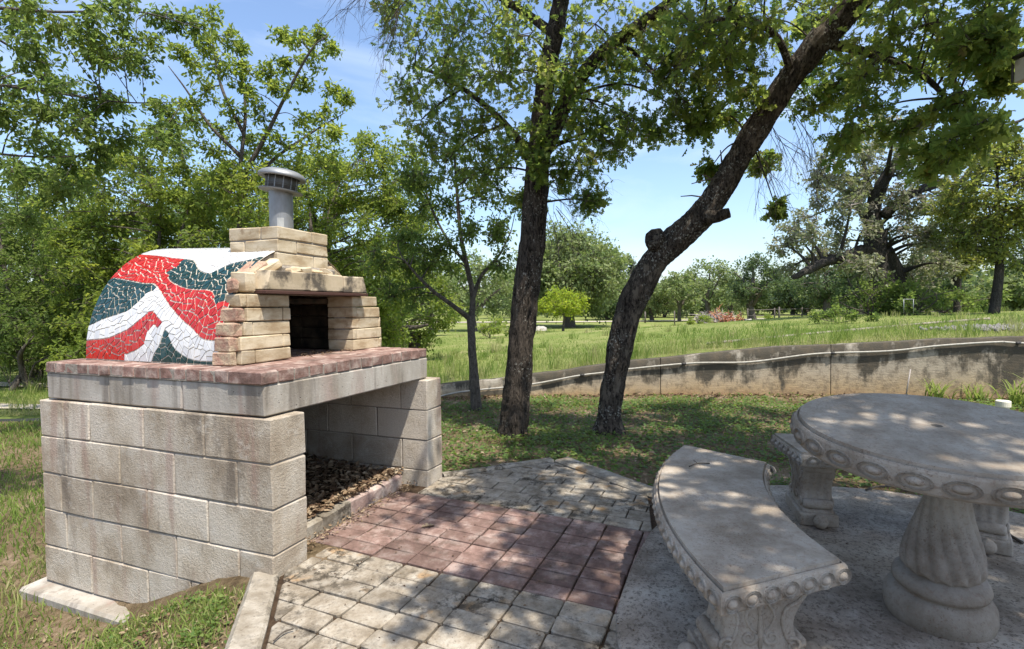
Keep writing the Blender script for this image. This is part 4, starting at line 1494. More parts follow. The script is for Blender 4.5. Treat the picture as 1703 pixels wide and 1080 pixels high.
def bench(mid, ang, ho, hi, legs, label):
    root = empty('curved_bench', (mid[0], mid[1], .022), label, 'bench', 'curved benches round the table')
    B = np.array([mid[0], mid[1], .022])
    cy_, Ro, Ri, zt, th = -1.84, 2.07, 1.61, .400, .074
    N = 28
    sec = [(0.0, -.006, 0), (.0, 0, 0)]
    prof = [(.014, zt - th), (.003, zt - th + .002), (-.001, zt - th + .008), (-.003, zt - th * .5), (.0, zt - .018), (.004, zt - .011), (.010, zt - .010), (.0115, zt - .017), (.0155, zt - .017), (.0165, zt)]
    def ring(ins, z):
        P = []
        for k in range(N + 1):
            a = math.pi / 2 + math.radians(ho) * (1 - 2 * k / N) * (1 - ins / .8); P.append((math.cos(a) * (Ro - ins), cy_ + math.sin(a) * (Ro - ins), z))
        for k in range(N + 1):
            a = math.pi / 2 - math.radians(hi) * (1 - 2 * k / N) * (1 - ins / .6); P.append((math.cos(a) * (Ri + ins), cy_ + math.sin(a) * (Ri + ins), z))
        return P
    V, F = [], []
    n = 2 * (N + 1)
    for ins, z in prof: V += ring(ins, z)
    for l in range(len(prof) - 1):
        for k in range(n): F.append((l * n + k, l * n + (k + 1) % n, (l + 1) * n + (k + 1) % n, (l + 1) * n + k))
    tp = (len(prof) - 1) * n
    for b_, fl in ((tp, False), (0, True)):
        for k in range(N):
            f = (b_ + k, b_ + k + 1, b_ + n - 2 - k, b_ + n - 1 - k)
            F.append(f if fl else f[::-1])
    V = np.array(V) + B
    # make normals point outward
    F = [f[::-1] for f in F]
    piece('bench_seat', V, F, MAT['cast'], root)
    # egg mouldings all round the edge
    O_ = np.array(ring(0.0, zt - th / 2 - .005) + ring(0.0, zt - th / 2 - .005)[:1])
    L = np.concatenate([[0], np.cumsum(np.linalg.norm(np.diff(O_, axis=0), axis=1))])
    cnt = int(L[-1] / .0685)
    for i in range(cnt):
        s_ = (i + .5) * L[-1] / cnt
        p = np.array([np.interp(s_, L, O_[:, c]) for c in range(3)])
        q = np.array([np.interp(min(L[-1], s_ + .004), L, O_[:, c]) for c in range(3)])
        t_ = q - p; nrm = math.atan2(t_[1], t_[0])
        o = link_mesh('medallion', bm_med, B + p, root)
        # outward is to the left of travel on this outline
        o.rotation_euler = (0, 0, nrm)
    # legs: S-curved console with ribbed ends, scroll relief and ball feet
    for sg in (-1, 1):
        a = math.pi / 2 - math.radians(legs) * sg
        c = np.array([math.cos(a) * 1.84, cy_ + math.sin(a) * 1.84, 0]) + B
        ex = np.array([math.cos(a), math.sin(a), 0]); ey = np.array([-math.sin(a), math.cos(a), 0])   # radial, tangential
        hp = spline([(.150, .064, 0), (.150, .075, 0), (.128, .085, 0), (.118, .115, 0), (.104, .16, 0), (.108, .20, 0), (.126, .235, 0), (.150, .27, 0), (.166, .305, 0), (.168, .330, 0), (.165, zt - th + .001, 0)], 3)
        T_ = .075
        V, F = [], []
        nr = 17
        for w_, z, _ in hp:
            rowp = []
            for k in range(nr):
                f = k / (nr - 1)
                rib = .006 * abs(math.sin(f * math.pi * 4)) if 0 < k < nr - 1 else 0
                rowp.append((w_ + rib, -T_ + 2 * T_ * f))
            rowp += [(-x, -y) for x, y in rowp]
            for x, y in rowp: V.append(c + ex * x + ey * y + np.array([0, 0, z]))
        n2 = 2 * nr
        for l in range(len(hp) - 1):
            for k in range(n2): F.append((l * n2 + k, l * n2 + (k + 1) % n2, (l + 1) * n2 + (k + 1) % n2, (l + 1) * n2 + k))
        leg = piece('leg', V, F, MAT['cast'], root, True)
        # plinth
        V, F = rbox(-.172, .172, -.092, .092, 0, .066, .006, 0)
        V = np.array([c + ex * v[0] + ey * v[1] + np.array([0, 0, v[2]]) for v in V]); piece('plinth', V, F, MAT['cast'], leg)
        g = Geo()
        def P3(x, z, side, off=.0): return c + ex * x + ey * side * (T_ + off) + np.array([0, 0, z])
        for side in (-1, 1):
            for mx_ in (-1, 1):
                for cx_, cz_, r0, turns, ph, dirn in [(.118, .302, .034, 1.35, -.4, 1), (.104, .108, .026, 1.3, 2.4, -1), (.046, .285, .030, 1.1, 3.3, -1), (.036, .135, .026, 1.1, 2.8, 1)]:
                    pts = []
                    for k in range(15):
                        f = k / 14
                        an = ph + dirn * f * turns * 2 * math.pi
                        r_ = r0 * (1 - .78 * f)
                        pts.append(P3(mx_ * (cx_ + r_ * math.cos(an)), cz_ + r_ * math.sin(an), side))
                    g.tube(pts, np.linspace(.0075, .0045, 15), 5)
                # long S stems
                pts = spline([P3(mx_ * x, z, side) for x, z in [(.145, .285), (.125, .25), (.082, .225), (.070, .185), (.080, .14), (.10, .105)]], 4)
                g.tube(pts, np.linspace(.008, .006, len(pts)), 5)
                pts = spline([P3(mx_ * x, z, side) for x, z in [(.03, .30), (.022, .25), (.045, .205), (.03, .165), (.012, .15)]], 4)
                g.tube(pts, np.linspace(.007, .005, len(pts)), 5)
            pts = [P3(0, z, side) for z in (.10, .15, .20, .25, .29, .315)]
            g.tube(pts, [.006, .011, .007, .012, .008, .004], 6)
            # rosette
            for k in range(5):
                an = k * 2 * math.pi / 5 + .3
                g.tube([P3(0, .27, side), P3(.022 * math.cos(an), .27 + .022 * math.sin(an), side)], [.009, .004], 5)
        tag(g.build('scroll_relief', MAT['cast'], leg), kind='stuff')
        for mx_ in (-1, 1):
            V, F = lathe([(.0, -.036), (.02, -.03), (.033, -.014), (.036, 0), (.033, .015), (.02, .03), (0, .036)], 16)
            V = V + c + ex * mx_ * .198 + np.array([0, 0, .037]); piece('ball_foot', V, F, MAT['cast'], leg, True)
            # volute on the ribbed end
            for zc, rr_ in ((.305, .030), (.105, .026)):
                g = Geo()
                p0 = c + ex * mx_ * (.146 if zc > .2 else .128) + np.array([0, 0, zc])
                g.tube([p0 - ey * .071, p0 - ey * .06, p0 + ey * .06, p0 + ey * .071], [rr_ * .7, rr_, rr_, rr_ * .7], 12)
                g.build('volute', MAT['cast'], leg)
    root.rotation_euler = (0, 0, ang)
    return root


bench((.53, -1.807), math.radians(7.8), 22.7, 19.2, 14.5, 'curved cast stone bench in full view beside the pavers, sunlight dappling its seat')
bench((1.575, -2.665), math.radians(-95), 16.2, 15.6, 11.8, 'curved cast stone bench on the far side of the table with a ball foot showing')
bench((-.35, -3.04), math.radians(107), 16.5, 15.5, 11, 'cast stone bench of which only one carved corner shows beside the pedestal base')

# ================================================================== trees
def half(outline):
    return np.array([(x, y, 0) for x, y in outline], float)


LOBED = half([(0, .02), (.16, .05), (.27, .24), (.36, .23), (.42, .10), (.52, .36), (.64, .34), (.66, .12), (.80, .25), (.88, .20), (1.0, .0)])
SIMPLE = half([(0, 0), (.3, .23), (.65, .2), (1.0, 0)])
DIAM = None


def leaf_arrays(P, A, Nn, S, kind):
    "P base, A axis, Nn normal, S size -> verts, faces"
    A = A / (np.linalg.norm(A, axis=1, keepdims=True) + 1e-9)
    X = np.cross(A, Nn); X /= np.linalg.norm(X, axis=1, keepdims=True) + 1e-9
    Z = np.cross(X, A)
    N = len(P)
    if kind == 'diamond':
        T = np.array([(0, 0, 0), (.5, .33, .06), (1, 0, 0), (.5, -.33, .06)])
        Fl = [np.array([[0, 1, 2, 3]])]
    else:
        O = LOBED if kind == 'lobed' else SIMPLE
        k = len(O)
        up = O.copy(); up[:, 2] = .35 * up[:, 1] - .12 * up[:, 0] ** 2
        dn = O.copy(); dn[:, 1] *= -1; dn[:, 2] = up[:, 2]
        T = np.vstack([up, dn])
        Fl = [np.array([list(range(k))[::-1], list(range(k, 2 * k))])]
    V = P[:, None] + S[:, None, None] * (T[None, :, 0:1] * A[:, None] + T[None, :, 1:2] * X[:, None] + T[None, :, 2:3] * Z[:, None])
    F = (np.arange(N)[:, None, None] * len(T) + Fl[0][None]).reshape(-1, Fl[0].shape[1])
    return V.reshape(-1, 3), F, len(T)


def unit(n, rng):
    v = rng.normal(size=(n, 3))
    return v / np.linalg.norm(v, axis=1, keepdims=True)


class Tree:
    def __init__(self, name, base, label, cat='tree', group=None):
        self.root = empty(name, base, label, cat, group)
        self.wood = Geo(); self.twg = Geo()
        self.nodes = []
        self.L = []

    def limb(self, path, rad, n=10, bump=None, node=True, sub=8):
        P = spline(path, sub)
        Rr = np.interp(np.linspace(0, 1, len(P)), np.linspace(0, 1, len(rad)), rad)
        self.wood.tube(P, Rr, n, bump)
        if node:
            k = len(P)
            self.nodes += [(p, r) for p, r in zip(P[k // 3:], Rr[k // 3:])]
        return P

    def clumps(self, C, rng, leaf=.06, kind='simple', nsub=5, ntw=6, nl=8, limb_r=.02, sub=.55, tw=.55, flat=.8, droop=.2, uprt=.9, jit=.35,
               twr=.0035, branch=True, limits=(.5, 1.3)):
        C = np.array(C, float)
        ctr = C[:, :3]; r = C[:, 3]
        if branch and self.nodes:
            NP = np.array([n[0] for n in self.nodes]); NRr = np.array([n[1] for n in self.nodes])
            for c, rr in zip(ctr, r):
                dd = np.linalg.norm(NP - c, axis=1) + .6 * np.maximum(0, NP[:, 2] - c[2])
                i = int(np.argmin(dd))
                a = NP[i]; l = np.linalg.norm(c - a)
                if l < .05: continue
                mid = a * .5 + c * .5 + np.array([0, 0, .10 * l]) + rng.normal(size=3) * .06 * l
                r0 = min(NRr[i] * .7, limb_r * (1 + .25 * l))
                P = spline([a, mid, c], 5)
                self.wood.tube(P, np.linspace(r0, limb_r * .45, len(P)), 6, None, False)
        K = len(ctr)
        d = unit(K * nsub, rng) * np.array([1, 1, flat])
        sc = np.repeat(ctr, nsub, 0) + d * (np.repeat(r, nsub)[:, None] * sub * rng.uniform(.35, 1.1, (K * nsub, 1)))
        self.twg.twigs(np.repeat(ctr, nsub, 0), (np.repeat(ctr, nsub, 0) + sc) / 2 + rng.normal(size=sc.shape) * .04 * np.repeat(r, nsub)[:, None], sc, twr * 2.2, twr * 1.3)
        rs = np.repeat(r, nsub)
        M = K * nsub * ntw
        s0 = np.repeat(sc, ntw, 0)
        dd = unit(M, rng) * np.array([1, 1, flat])
        dd[:, 2] -= droop * .5
        e0 = s0 + dd * (np.repeat(rs, ntw)[:, None] * tw * rng.uniform(.5, 1.15, (M, 1)))
        self.twg.twigs(s0, (s0 + e0) / 2 + rng.normal(size=s0.shape) * .03 * np.repeat(rs, ntw)[:, None], e0, twr * 1.2, twr * .5)
        f = np.tile(np.linspace(.2, 1.04, nl), M)[:, None] + rng.uniform(-.05, .05, (M * nl, 1))
        S = np.repeat(s0, nl, 0); E = np.repeat(e0, nl, 0)
        P = S + (E - S) * f + rng.normal(size=S.shape) * leaf * jit
        td = (E - S) / (np.linalg.norm(E - S, axis=1, keepdims=True) + 1e-9)
        A = td * .6 + rng.normal(size=S.shape) * .6; A[:, 2] -= droop
        Nn = rng.normal(size=S.shape) * .6; Nn[:, 2] += uprt
        sz = leaf * rng.uniform(limits[0], limits[1], len(P))
        # leaves of one spray share a tone, single leaves wander a little
        tone = np.clip(np.repeat(rng.uniform(0, .75, K * nsub), ntw * nl) + rng.normal(size=len(P)) * .14, 0, .93)
        tone = np.where(rng.uniform(size=len(P)) < .012, 1.0, tone)
        self.L.append((P, A, Nn, sz, kind, tone))

    def finish(self, bark, leafmat, twigmat='twig', trunk_name='trunk', crown_name='crown'):
        tr = self.wood.build(trunk_name, MAT[bark], self.root)
        if self.twg.V: tag(self.twg.build('twigs', MAT[twigmat], self.root), kind='stuff')
        Vs, Fs, As, n0 = [], [], [], 0
        for P, A, Nn, sz, kind, tone in self.L:
            V, F, k = leaf_arrays(P, A, Nn, sz, kind)
            Vs.append(V); Fs.append(F + n0); As.append(np.repeat(tone, k)); n0 += len(V)
        if Vs:
            big(crown_name, np.vstack(Vs), Fs, MAT[leafmat], self.root, False, np.concatenate(As))
        return self.root


def barkbump(amp, fs=1.0):
    def f(i, a, p, d, r):
        v = mnoise.noise(Vector((p[0] * 9 * fs + d[0] * 2, p[1] * 9 * fs + d[1] * 2, p[2] * 3.0 * fs)))
        rid = abs(mnoise.noise(Vector((d[0] * 6.5 * fs + p[0], d[1] * 6.5 * fs + p[1], p[2] * 5.5 * fs))))
        fine = mnoise.noise(Vector((p[0] * 42, p[1] * 42, p[2] * 17)))
        return amp * (1.1 * v + 1.3 * (rid - .25) + .5 * fine)
    return f


def dead_twigs(starts, dirs, rng, n, L, parent, droop=.5, depth=2, r=.005, mat='twig', name='bare_twigs', spread=.5):
    g = Geo()
    S = np.repeat(np.array(starts, float), n, 0)
    D = np.repeat(np.array(dirs, float), n, 0)
    S = S + rng.normal(size=S.shape) * .05
    lv = [(S, D, L, r)]
    for dp in range(depth + 1):
        S, D, ln, rr = lv[-1]
        D = D / np.linalg.norm(D, axis=1, keepdims=True) + rng.normal(size=D.shape) * spread * .5
        l = ln * rng.uniform(.5, 1.2, (len(S), 1))
        M1 = S + D * l * .5 + rng.normal(size=S.shape) * .05 * ln
        E = S + D * l + np.array([0, 0, -droop]) * l * .6 + rng.normal(size=S.shape) * .07 * ln
        g.twigs(S, M1, E, rr, rr * .5)
        k = 4
        t = rng.uniform(.25, 1, (len(S) * k, 1))
        S2 = np.repeat(S, k, 0); M2 = np.repeat(M1, k, 0); E2 = np.repeat(E, k, 0)
        P = np.where(t < .5, S2 + (M2 - S2) * t * 2, M2 + (E2 - M2) * (t * 2 - 1))
        D2 = np.repeat(E - S, k, 0); D2 = D2 / np.linalg.norm(D2, axis=1, keepdims=True) + rng.normal(size=D2.shape) * spread
        D2[:, 2] -= droop * .3
        lv.append((P, D2, ln * .5, rr * .55))
    return tag(g.build(name, MAT[mat], parent), kind='stuff')


def px_clumps(lst, dflt_d=None):
    out = []
    for it in lst:
        x, y, d, rp = it
        p = at(x, y, d); out.append((*p, rp))
    return out


rg = np.random.default_rng(5)

# ---------------- straight dark oak
b = at(853, 722, 5.29)
tA = Tree('oak_tree', (b[0], b[1], -.05), 'straight dark trunked oak tree rising from the shady lawn behind the patio, lobed leaves')
dA = 5.29
pa = [(853, 735), (853, 718), (857, 690), (862, 630), (868, 560), (876, 480), (884, 410), (889, 350), (893, 290), (897, 240)]
wa = [62, 56, 52, 49, 47, 48, 47, 46, 43, 42]
P = [at(x, y, dA) for x, y in pa]
tA.limb(P, [w * .90 * dA / F_PX / 2 for w in wa], 44, barkbump(.013), True, 22)
tA.limb([at(896, 250, dA), at(902, 170, dA), at(914, 100, 5.2), at(926, 40, 5.1), at(938, -40, 5.0), at(950, -160, 4.9)], [.098, .09, .086, .08, .068, .045], 22, barkbump(.010), True, 14)
tA.limb([at(897, 262, dA), at(918, 225, 5.25), at(945, 160, 5.1), at(985, 105, 4.95), at(1040, 58, 4.8), at(1100, 15, 4.6), at(1180, -50, 4.4)], [.085, .08, .072, .063, .054, .045, .034], 18, barkbump(.008), True, 12)
tA.limb([at(893, 300, dA), at(860, 230, 5.4), at(800, 170, 5.5), at(740, 130, 5.6), at(690, 110, 5.7)], [.045, .035, .028, .02, .012], 10, None, True)
tA.limb([at(925, 60, 5.1), at(870, 20, 5.3), at(800, -20, 5.5), at(720, -30, 5.6)], [.05, .04, .03, .02], 10, None, True)
for q, r_ in [((868, 398), .04), ((866, 440), .035)]:
    V, F = lathe([(0, -1), (.6, -.75), (.95, -.2), (.9, .4), (.5, .9), (0, 1)], 12)
    c = at(q[0] + 3, q[1], dA - .02)
    V = np.array([c + v * np.array([r_ * .8, r_ * .8, r_ * 1.6]) * (1 + .2 * mnoise.noise(Vector(tuple(v * 2)))) for v in V])
    piece('burl', V, F, MAT['bark_oak'], tA.root, True)
cA = [(760, 50, 5.4, .40), (700, 70, 5.6, .36), (820, 40, 5.5, .38), (740, 140, 5.5, .38), (800, 125, 5.3, .36), (700, 200, 5.6, .34), (770, 215, 5.5, .36), (830, 190, 5.2, .34),
      (740, 270, 5.6, .30), (800, 285, 5.4, .30), (850, 120, 4.9, .34), (940, 205, 5.0, .34), (985, 170, 4.9, .34), (960, 270, 5.0, .30), (1010, 235, 4.9, .30), (915, 290, 5.1, .24),
      (985, 330, 5.1, .17), (1045, 190, 4.8, .28), (1080, 120, 4.7, .34), (1030, 100, 4.8, .34), (990, 40, 4.8, .36), (1080, 40, 4.7, .36), (1140, 90, 4.6, .32), (1140, 170, 4.7, .26),
      (900, -30, 5.2, .5), (1000, -60, 4.9, .5), (800, -60, 5.4, .5), (700, -20, 5.7, .45), (860, 60, 4.8, .34), (935, 110, 4.7, .30), (660, 20, 5.8, .3), (690, 150, 5.8, .3),
      (880, 240, 4.95, .22), (1100, 220, 4.8, .22), (1170, 210, 4.8, .16), (870, 330, 5.5, .2), (960, 150, 5.3, .4), (900, 150, 5.6, .4), (840, 260, 5.6, .3), (1060, 70, 5.2, .4), (750, 90, 5.9, .4)]
C = px_clumps(cA)
C += [(p[0] + rg.normal() * .8, p[1] + rg.normal() * .8, p[2] + abs(rg.normal()) * .8 + .7, .5) for p in [at(930, -150, 5.1)] * 12 + [at(1050, -150, 4.8)] * 8]
tA.clumps(C, rg, .068, 'lobed', 7, 5, 8, .011, .85, .75, .85, .25, .6, .3, .0026)
tA.finish('bark_oak', 'lf_oak')
dead_twigs([at(690, -20, 5.2), at(660, 10, 5.3), at(640, -20, 5.2)], [(-HR * .7 + np.array([0, 0, -.5])), (-HR * .4 + np.array([0, 0, -1.0])), (-HR * .9 + np.array([0, 0, -.3]))], rg, 5, .48, tA.root, .6, 2, .004)
dead_twigs([at(915, 320, 5.15), at(920, 345, 5.15), at(930, 290, 5.1)], [HR * .8 + np.array([0, 0, -.4]), HR * .5 + np.array([0, 0, -.9]), HR * 1.0 + np.array([0, 0, .1])], rg, 6, .40, tA.root, .6, 2, .0035)

# ---------------- leaning oak
b = at(1013, 720, 5.31)
tB = Tree('leaning_oak_tree', (b[0], b[1], -.05), 'leaning oak tree with pale lichen on its crooked trunk, bending over the table')
pb = [(1011, 735, 5.31, 74), (1013, 716, 5.31, 56), (1014, 690, 5.31, 47), (1020, 640, 5.3, 50), (1029, 590, 5.28, 52), (1042, 530, 5.25, 56), (1058, 488, 5.22, 60), (1085, 440, 5.17, 58),
      (1120, 402, 5.1, 60), (1160, 365, 5.0, 60), (1192, 325, 4.92, 54), (1218, 280, 4.83, 53), (1248, 230, 4.72, 57), (1280, 180, 4.6, 54), (1318, 125, 4.48, 55), (1362, 70, 4.35, 58), (1420, 5, 4.2, 60), (1470, -60, 4.05, 60), (1530, -150, 3.9, 55)]
tB.limb([at(x, y, d) for x, y, d, w in pb], [w * (.95 if y > 700 else .76 if y > 450 else .74) * d / F_PX / 2 for x, y, d, w in pb], 44, barkbump(.013), True, 14)
top = at(1530, -150, 3.9)
tB.nodes = tB.nodes[len(tB.nodes) // 2:]
tB.limb([top, top + np.array([-.6, -.5, .5]), top + np.array([-1.6, -.9, .9]), top + np.array([-2.8, -1.2, 1.2])], [.11, .09, .06, .03], 12, None, True)
tB.limb([top, top + np.array([.2, -.6, .7]), top + np.array([.1, -1.6, 1.2]), top + np.array([-.3, -2.8, 1.5])], [.11, .08, .06, .03], 12, None, True)
tB.limb([top, top + np.array([.8, -.2, .7]), top + np.array([1.7, -.6, 1.2])], [.09, .06, .03], 12, None, True)
tB.limb([at(1362, 70, 4.35), at(1450, 90, 4.2), at(1540, 130, 3.9), at(1600, 200, 3.7)], [.04, .03, .02, .012], 10, None, True)
tB.limb([at(1318, 125, 4.48), at(1290, 60, 4.2), at(1230, 30, 4.0), at(1170, 40, 3.9)], [.035, .025, .018, .01], 10, None, True)
cB = [(1180, 60, 3.9, .26), (1230, 30, 4.0, .28), (1210, 120, 4.2, .24), (1350, 110, 3.9, .22), (1400, 60, 3.9, .26), (1440, 120, 3.9, .26), 
      (1540, 40, 3.7, .28), (1640, 30, 3.4, .25), (1620, 80, 3.3, .18), (1420, 190, 4.1, .22), (1500, 220, 3.9, .20),
      (1600, 170, 3.3, .16), (1620, 215, 3.1, .12), (1585, 245, 3.5, .15), (1540, 265, 3.8, .14), (1350, 180, 4.4, .20), (1400, 240, 4.4, .15), (1265, 270, 4.75, .12), (1205, 195, 4.7, .14),
      (1280, 30, 4.6, .35), (1380, 10, 4.5, .35), (1460, 0, 4.4, .35), (1180, 282, 4.85, .08), (1290, 345, 4.7, .055), (1350, 40, 3.4, .2), (1650, 60, 3.2, .12),
      (1200, -50, 4.0, .4), (1300, -60, 4.0, .4), (1400, -60, 3.8, .4), (1500, -50, 3.6, .4), (1600, -50, 3.4, .4)]
_tp = np.array([(x, y) for x, y, d, w in pb], float)
def _clear(x, y, d, r):
    k = min(abs(np.interp(y, _tp[::-1, 1], _tp[::-1, 0]) - x), 999)
    return (x, y, max(d, 5.0) if k < 105 and y > -20 else d, r)
cB = [_clear(*c) for c in cB] + [(1150, 40, 4.5, .28), (1200, 100, 4.5, .26), (1235, 150, 4.6, .22), (1120, 120, 4.6, .26), (1170, 190, 4.7, .2), (1225, 50, 4.4, .26), (1500, 45, 4.2, .28), (1565, 90, 4.0, .24), (1480, 115, 4.4, .26), (1640, 95, 3.6, .12), (1660, 130, 3.4, .08), (1420, 140, 4.8, .24), (1385, 150, 4.9, .2)]
C = px_clumps(cB)
tB.clumps(C, rg, .074, 'lobed', 7, 5, 6, .008, .9, .8, .85, .3, .6, .3, .0026)
# unseen part of its crown, added and spaced to dapple table and patio
C = []
k = 0
rs_ = np.random.default_rng(21)
while len(C) < 104 and k < 9000:
    k += 1
    p = np.array([rs_.uniform(-1.9, 4.0), rs_.uniform(-7.0, -1.95), rs_.uniform(3.9, 5.8)])
    e = ((p[0] - 1.2) / 3.1) ** 2 + ((p[1] + 4.4) / 2.9) ** 2 + ((p[2] - 4.3) / 1.9) ** 2
    if e > 1 or (p[0] > 1.9 and rs_.uniform() < .78): continue  # thinned on the lawn side so more sun gets through
    if any(np.linalg.norm(p - np.array(c[:3])) < .46 for c in C): continue
    q_ = p - CAM
    if q_ @ _f > .2 and 540 - F_PX * (q_ @ _u) / (q_ @ _f) > -F_PX * .62 / (q_ @ _f) and abs((q_ @ _r) / (q_ @ _f)) < 1.15: continue   # clumps that would come into view are left out
    C.append((*p, rs_.uniform(.40, .56)))
tB.clumps(C, rs_, .11, 'lobed', 6, 6, 6, .022, .55, .50, .6, .2, 1.1, .3, .004)
tB.finish('bark_lichen', 'lf_oak')
V, F = lathe([(0, -.9), (.5, -.85), (.92, -.4), (1, .1), (.9, .55), (.72, .62), (.5, .4), (.3, .38), (.25, .5), (0, .5)], 18)
c = at(1090, 400, 5.08)
ax_ = (-_r * .45 - _f * .6 + _u * .55); ax_ /= np.linalg.norm(ax_)
x_, y_ = frame_of(ax_)
V = np.array([c + (x_ * v[0] * .095 + y_ * v[1] * .115 + ax_ * v[2] * .10) * (1 + .12 * mnoise.noise(Vector(tuple(v * 2.2)))) for v in V])
piece('burl', V, F, MAT['bark_lichen'], tB.root, True)
g = Geo(); g.tube([at(1172, 360, 4.90), at(1196, 359, 4.84), at(1213, 354, 4.82)], [.085, .06, .045], 12, barkbump(.006)); g.build('branch_stub', MAT['bark_lichen'], tB.root)
g = Geo()
for a, c in [((1205, 295), (1150, 306)), ((1185, 300), (1165, 290)), ((1168, 328), (1132, 327)), ((1200, 270), (1198, 250))]:
    p, q = at(*a, 4.8), at(*c, 4.8); g.tube([p, (p + q) / 2 + np.array([0, 0, .01]), q], [.008, .006, .004], 5)
tag(g.build('bare_twigs', MAT['twig'], tB.root), kind='stuff')
dead_twigs([at(1255, 262, 4.65), at(1290, 215, 4.55), at(1320, 190, 4.5)], [HR * .6 + np.array([0, 0, -.8]), HR * .8 + np.array([0, 0, -.7]), HR * .5 + np.array([0, 0, -1.0])], rg, 6, .42, tB.root, .7, 2, .0032)
dead_twigs([at(1150, 60, 4.3), at(1260, 20, 4.2)], [-HR * .5 + np.array([0, 0, -.6]), HR * .2 + np.array([0, 0, -.8])], rg, 4, .40, tB.root, .5, 2, .003)

# ---------------- thin young tree
b = at(792, 682, 6.54)
tC = Tree('young_tree', (b[0], b[1], -.06), 'slender young tree with fine dark foliage just behind the oven, nearest the wall')
d = 6.54
tC.limb([at(793, 690, d), at(791, 660, d), at(787, 610, d), at(784, 560, d), at(783, 525, d)], [.075, .06, .052, .048, .05], 16, barkbump(.006), True, 8)
tC.limb([at(784, 532, d), at(786, 490, d), at(776, 440, 6.5), at(766, 390, 6.5), at(760, 320, 6.5), at(755, 250, 6.5)], [.04, .034, .03, .024, .018, .01], 9, None, True)
tC.limb([at(786, 500, d), at(800, 460, 6.6), at(830, 425, 6.7), at(850, 385, 6.7)], [.028, .022, .015, .008], 8, None, True)
tC.limb([at(781, 530, d), at(755, 510, 6.4), at(725, 488, 6.3), at(700, 465, 6.2), at(670, 430, 6.1)], [.034, .027, .022, .017, .01], 9, None, True)
tC.limb([at(776, 440, 6.5), at(745, 400, 6.6), at(715, 340, 6.7), at(700, 280, 6.8)], [.022, .017, .013, .008], 8, None, True)
cC = [(x + rg.normal() * 8, y + rg.normal() * 8, 6.5 + rg.normal() * .35, .30) for x, y in
      [(755, 250), (720, 290), (700, 350), (745, 340), (790, 320), (820, 360), (845, 400), (700, 420), (735, 400), (770, 380), (820, 430), (680, 460), (720, 450), (760, 440), (690, 300), (660, 400),
       (640, 440), (850, 340), (830, 300), (770, 290), (655, 480), (690, 500)]]
tC.clumps(px_clumps(cC), rg, .050, 'simple', 7, 7, 9, .009, .65, .6, .85, .2, .7, .4, .0022)
tC.finish('bark_grey', 'lf_left')

# ---------------- overhanging elm, top left
tD = Tree('elm_tree', (*at(-330, 560, 6.2)[:2], -.4), 'dark leaved elm tree whose boughs hang into the top left of the view')
tr0 = WLOC[tD.root]
tD.limb([tr0, tr0 + np.array([.05, 0, 1.6]), at(-260, 60, 6.3), at(-180, -120, 6.3)], [.17, .14, .12, .09], 16, barkbump(.012), True)
tD.limb([at(-270, 120, 6.3), at(-100, 130, 6.2), at(60, 150, 6.2), at(200, 170, 6.3), at(300, 170, 6.4)], [.05, .025, .014, .009, .004], 9, None, True)
tD.limb([at(-250, 20, 6.3), at(-80, 10, 6.1), at(90, 20, 6.1), at(230, 20, 6.2), at(340, 50, 6.3)], [.05, .025, .014, .008, .004], 9, None, True)
tD.limb([at(-280, 200, 6.3), at(-120, 240, 6.4), at(40, 260, 6.5), at(150, 260, 6.6)], [.05, .022, .012, .006], 9, None, True)
cD = [(20, 30), (80, 20), (150, 30), (210, 10), (260, 25), (310, 40), (10, 100), (70, 95), (130, 90), (190, 95), (245, 110), (30, 160), (90, 160), (150, 160), (205, 165), (255, 170), (300, 180), (20, 220), (80, 225), (140, 225),
      (200, 220), (250, 215), (20, 280), (75, 290), (130, 275), (180, 265), (30, 330), (90, 335), (-40, 60), (-60, 150), (-60, 250), (-20, -40), (80, -50), (180, -40), (-120, 0), (-130, 200), (-40, 320), (225, 60), (100, 130), (50, 60), (150, 70), (60, 190), (120, 190), (0, 180)]
tD.clumps(px_clumps([(x + rg.normal() * 10, y + rg.normal() * 10, 6.3 + rg.normal() * .45, .27) for x, y in cD]), rg, .066, 'simple', 6, 6, 9, .008, .8, .72, .7, .3, .8, .4, .002)
tD.limb([at(-220, -60, 6.3), at(-260, -420, 5.6), np.array([.0, 3.4, 4.9]), np.array([.0, 2.5, 4.7])], [.08, .06, .04, .02], 9, None, True)  # out-of-view bough that carries the added shading clumps
tD.clumps([(rg.uniform(-.7, .7), rg.uniform(1.9, 3.3), rg.uniform(4.2, 5.0), .45) for k in range(16)], rg, .07, 'simple', 6, 5, 7, .012)  # unseen clumps added overhead to shade the grass left of the oven
tD.clumps([(tr0[0] + rg.normal() * 1.3, tr0[1] + rg.normal() * 1.3, 4.6 + abs(rg.normal()) * .8, .5) for k in range(36)], rg, .07, 'simple', 5, 5, 7, .02)
tD.finish('bark_grey', 'lf_left')

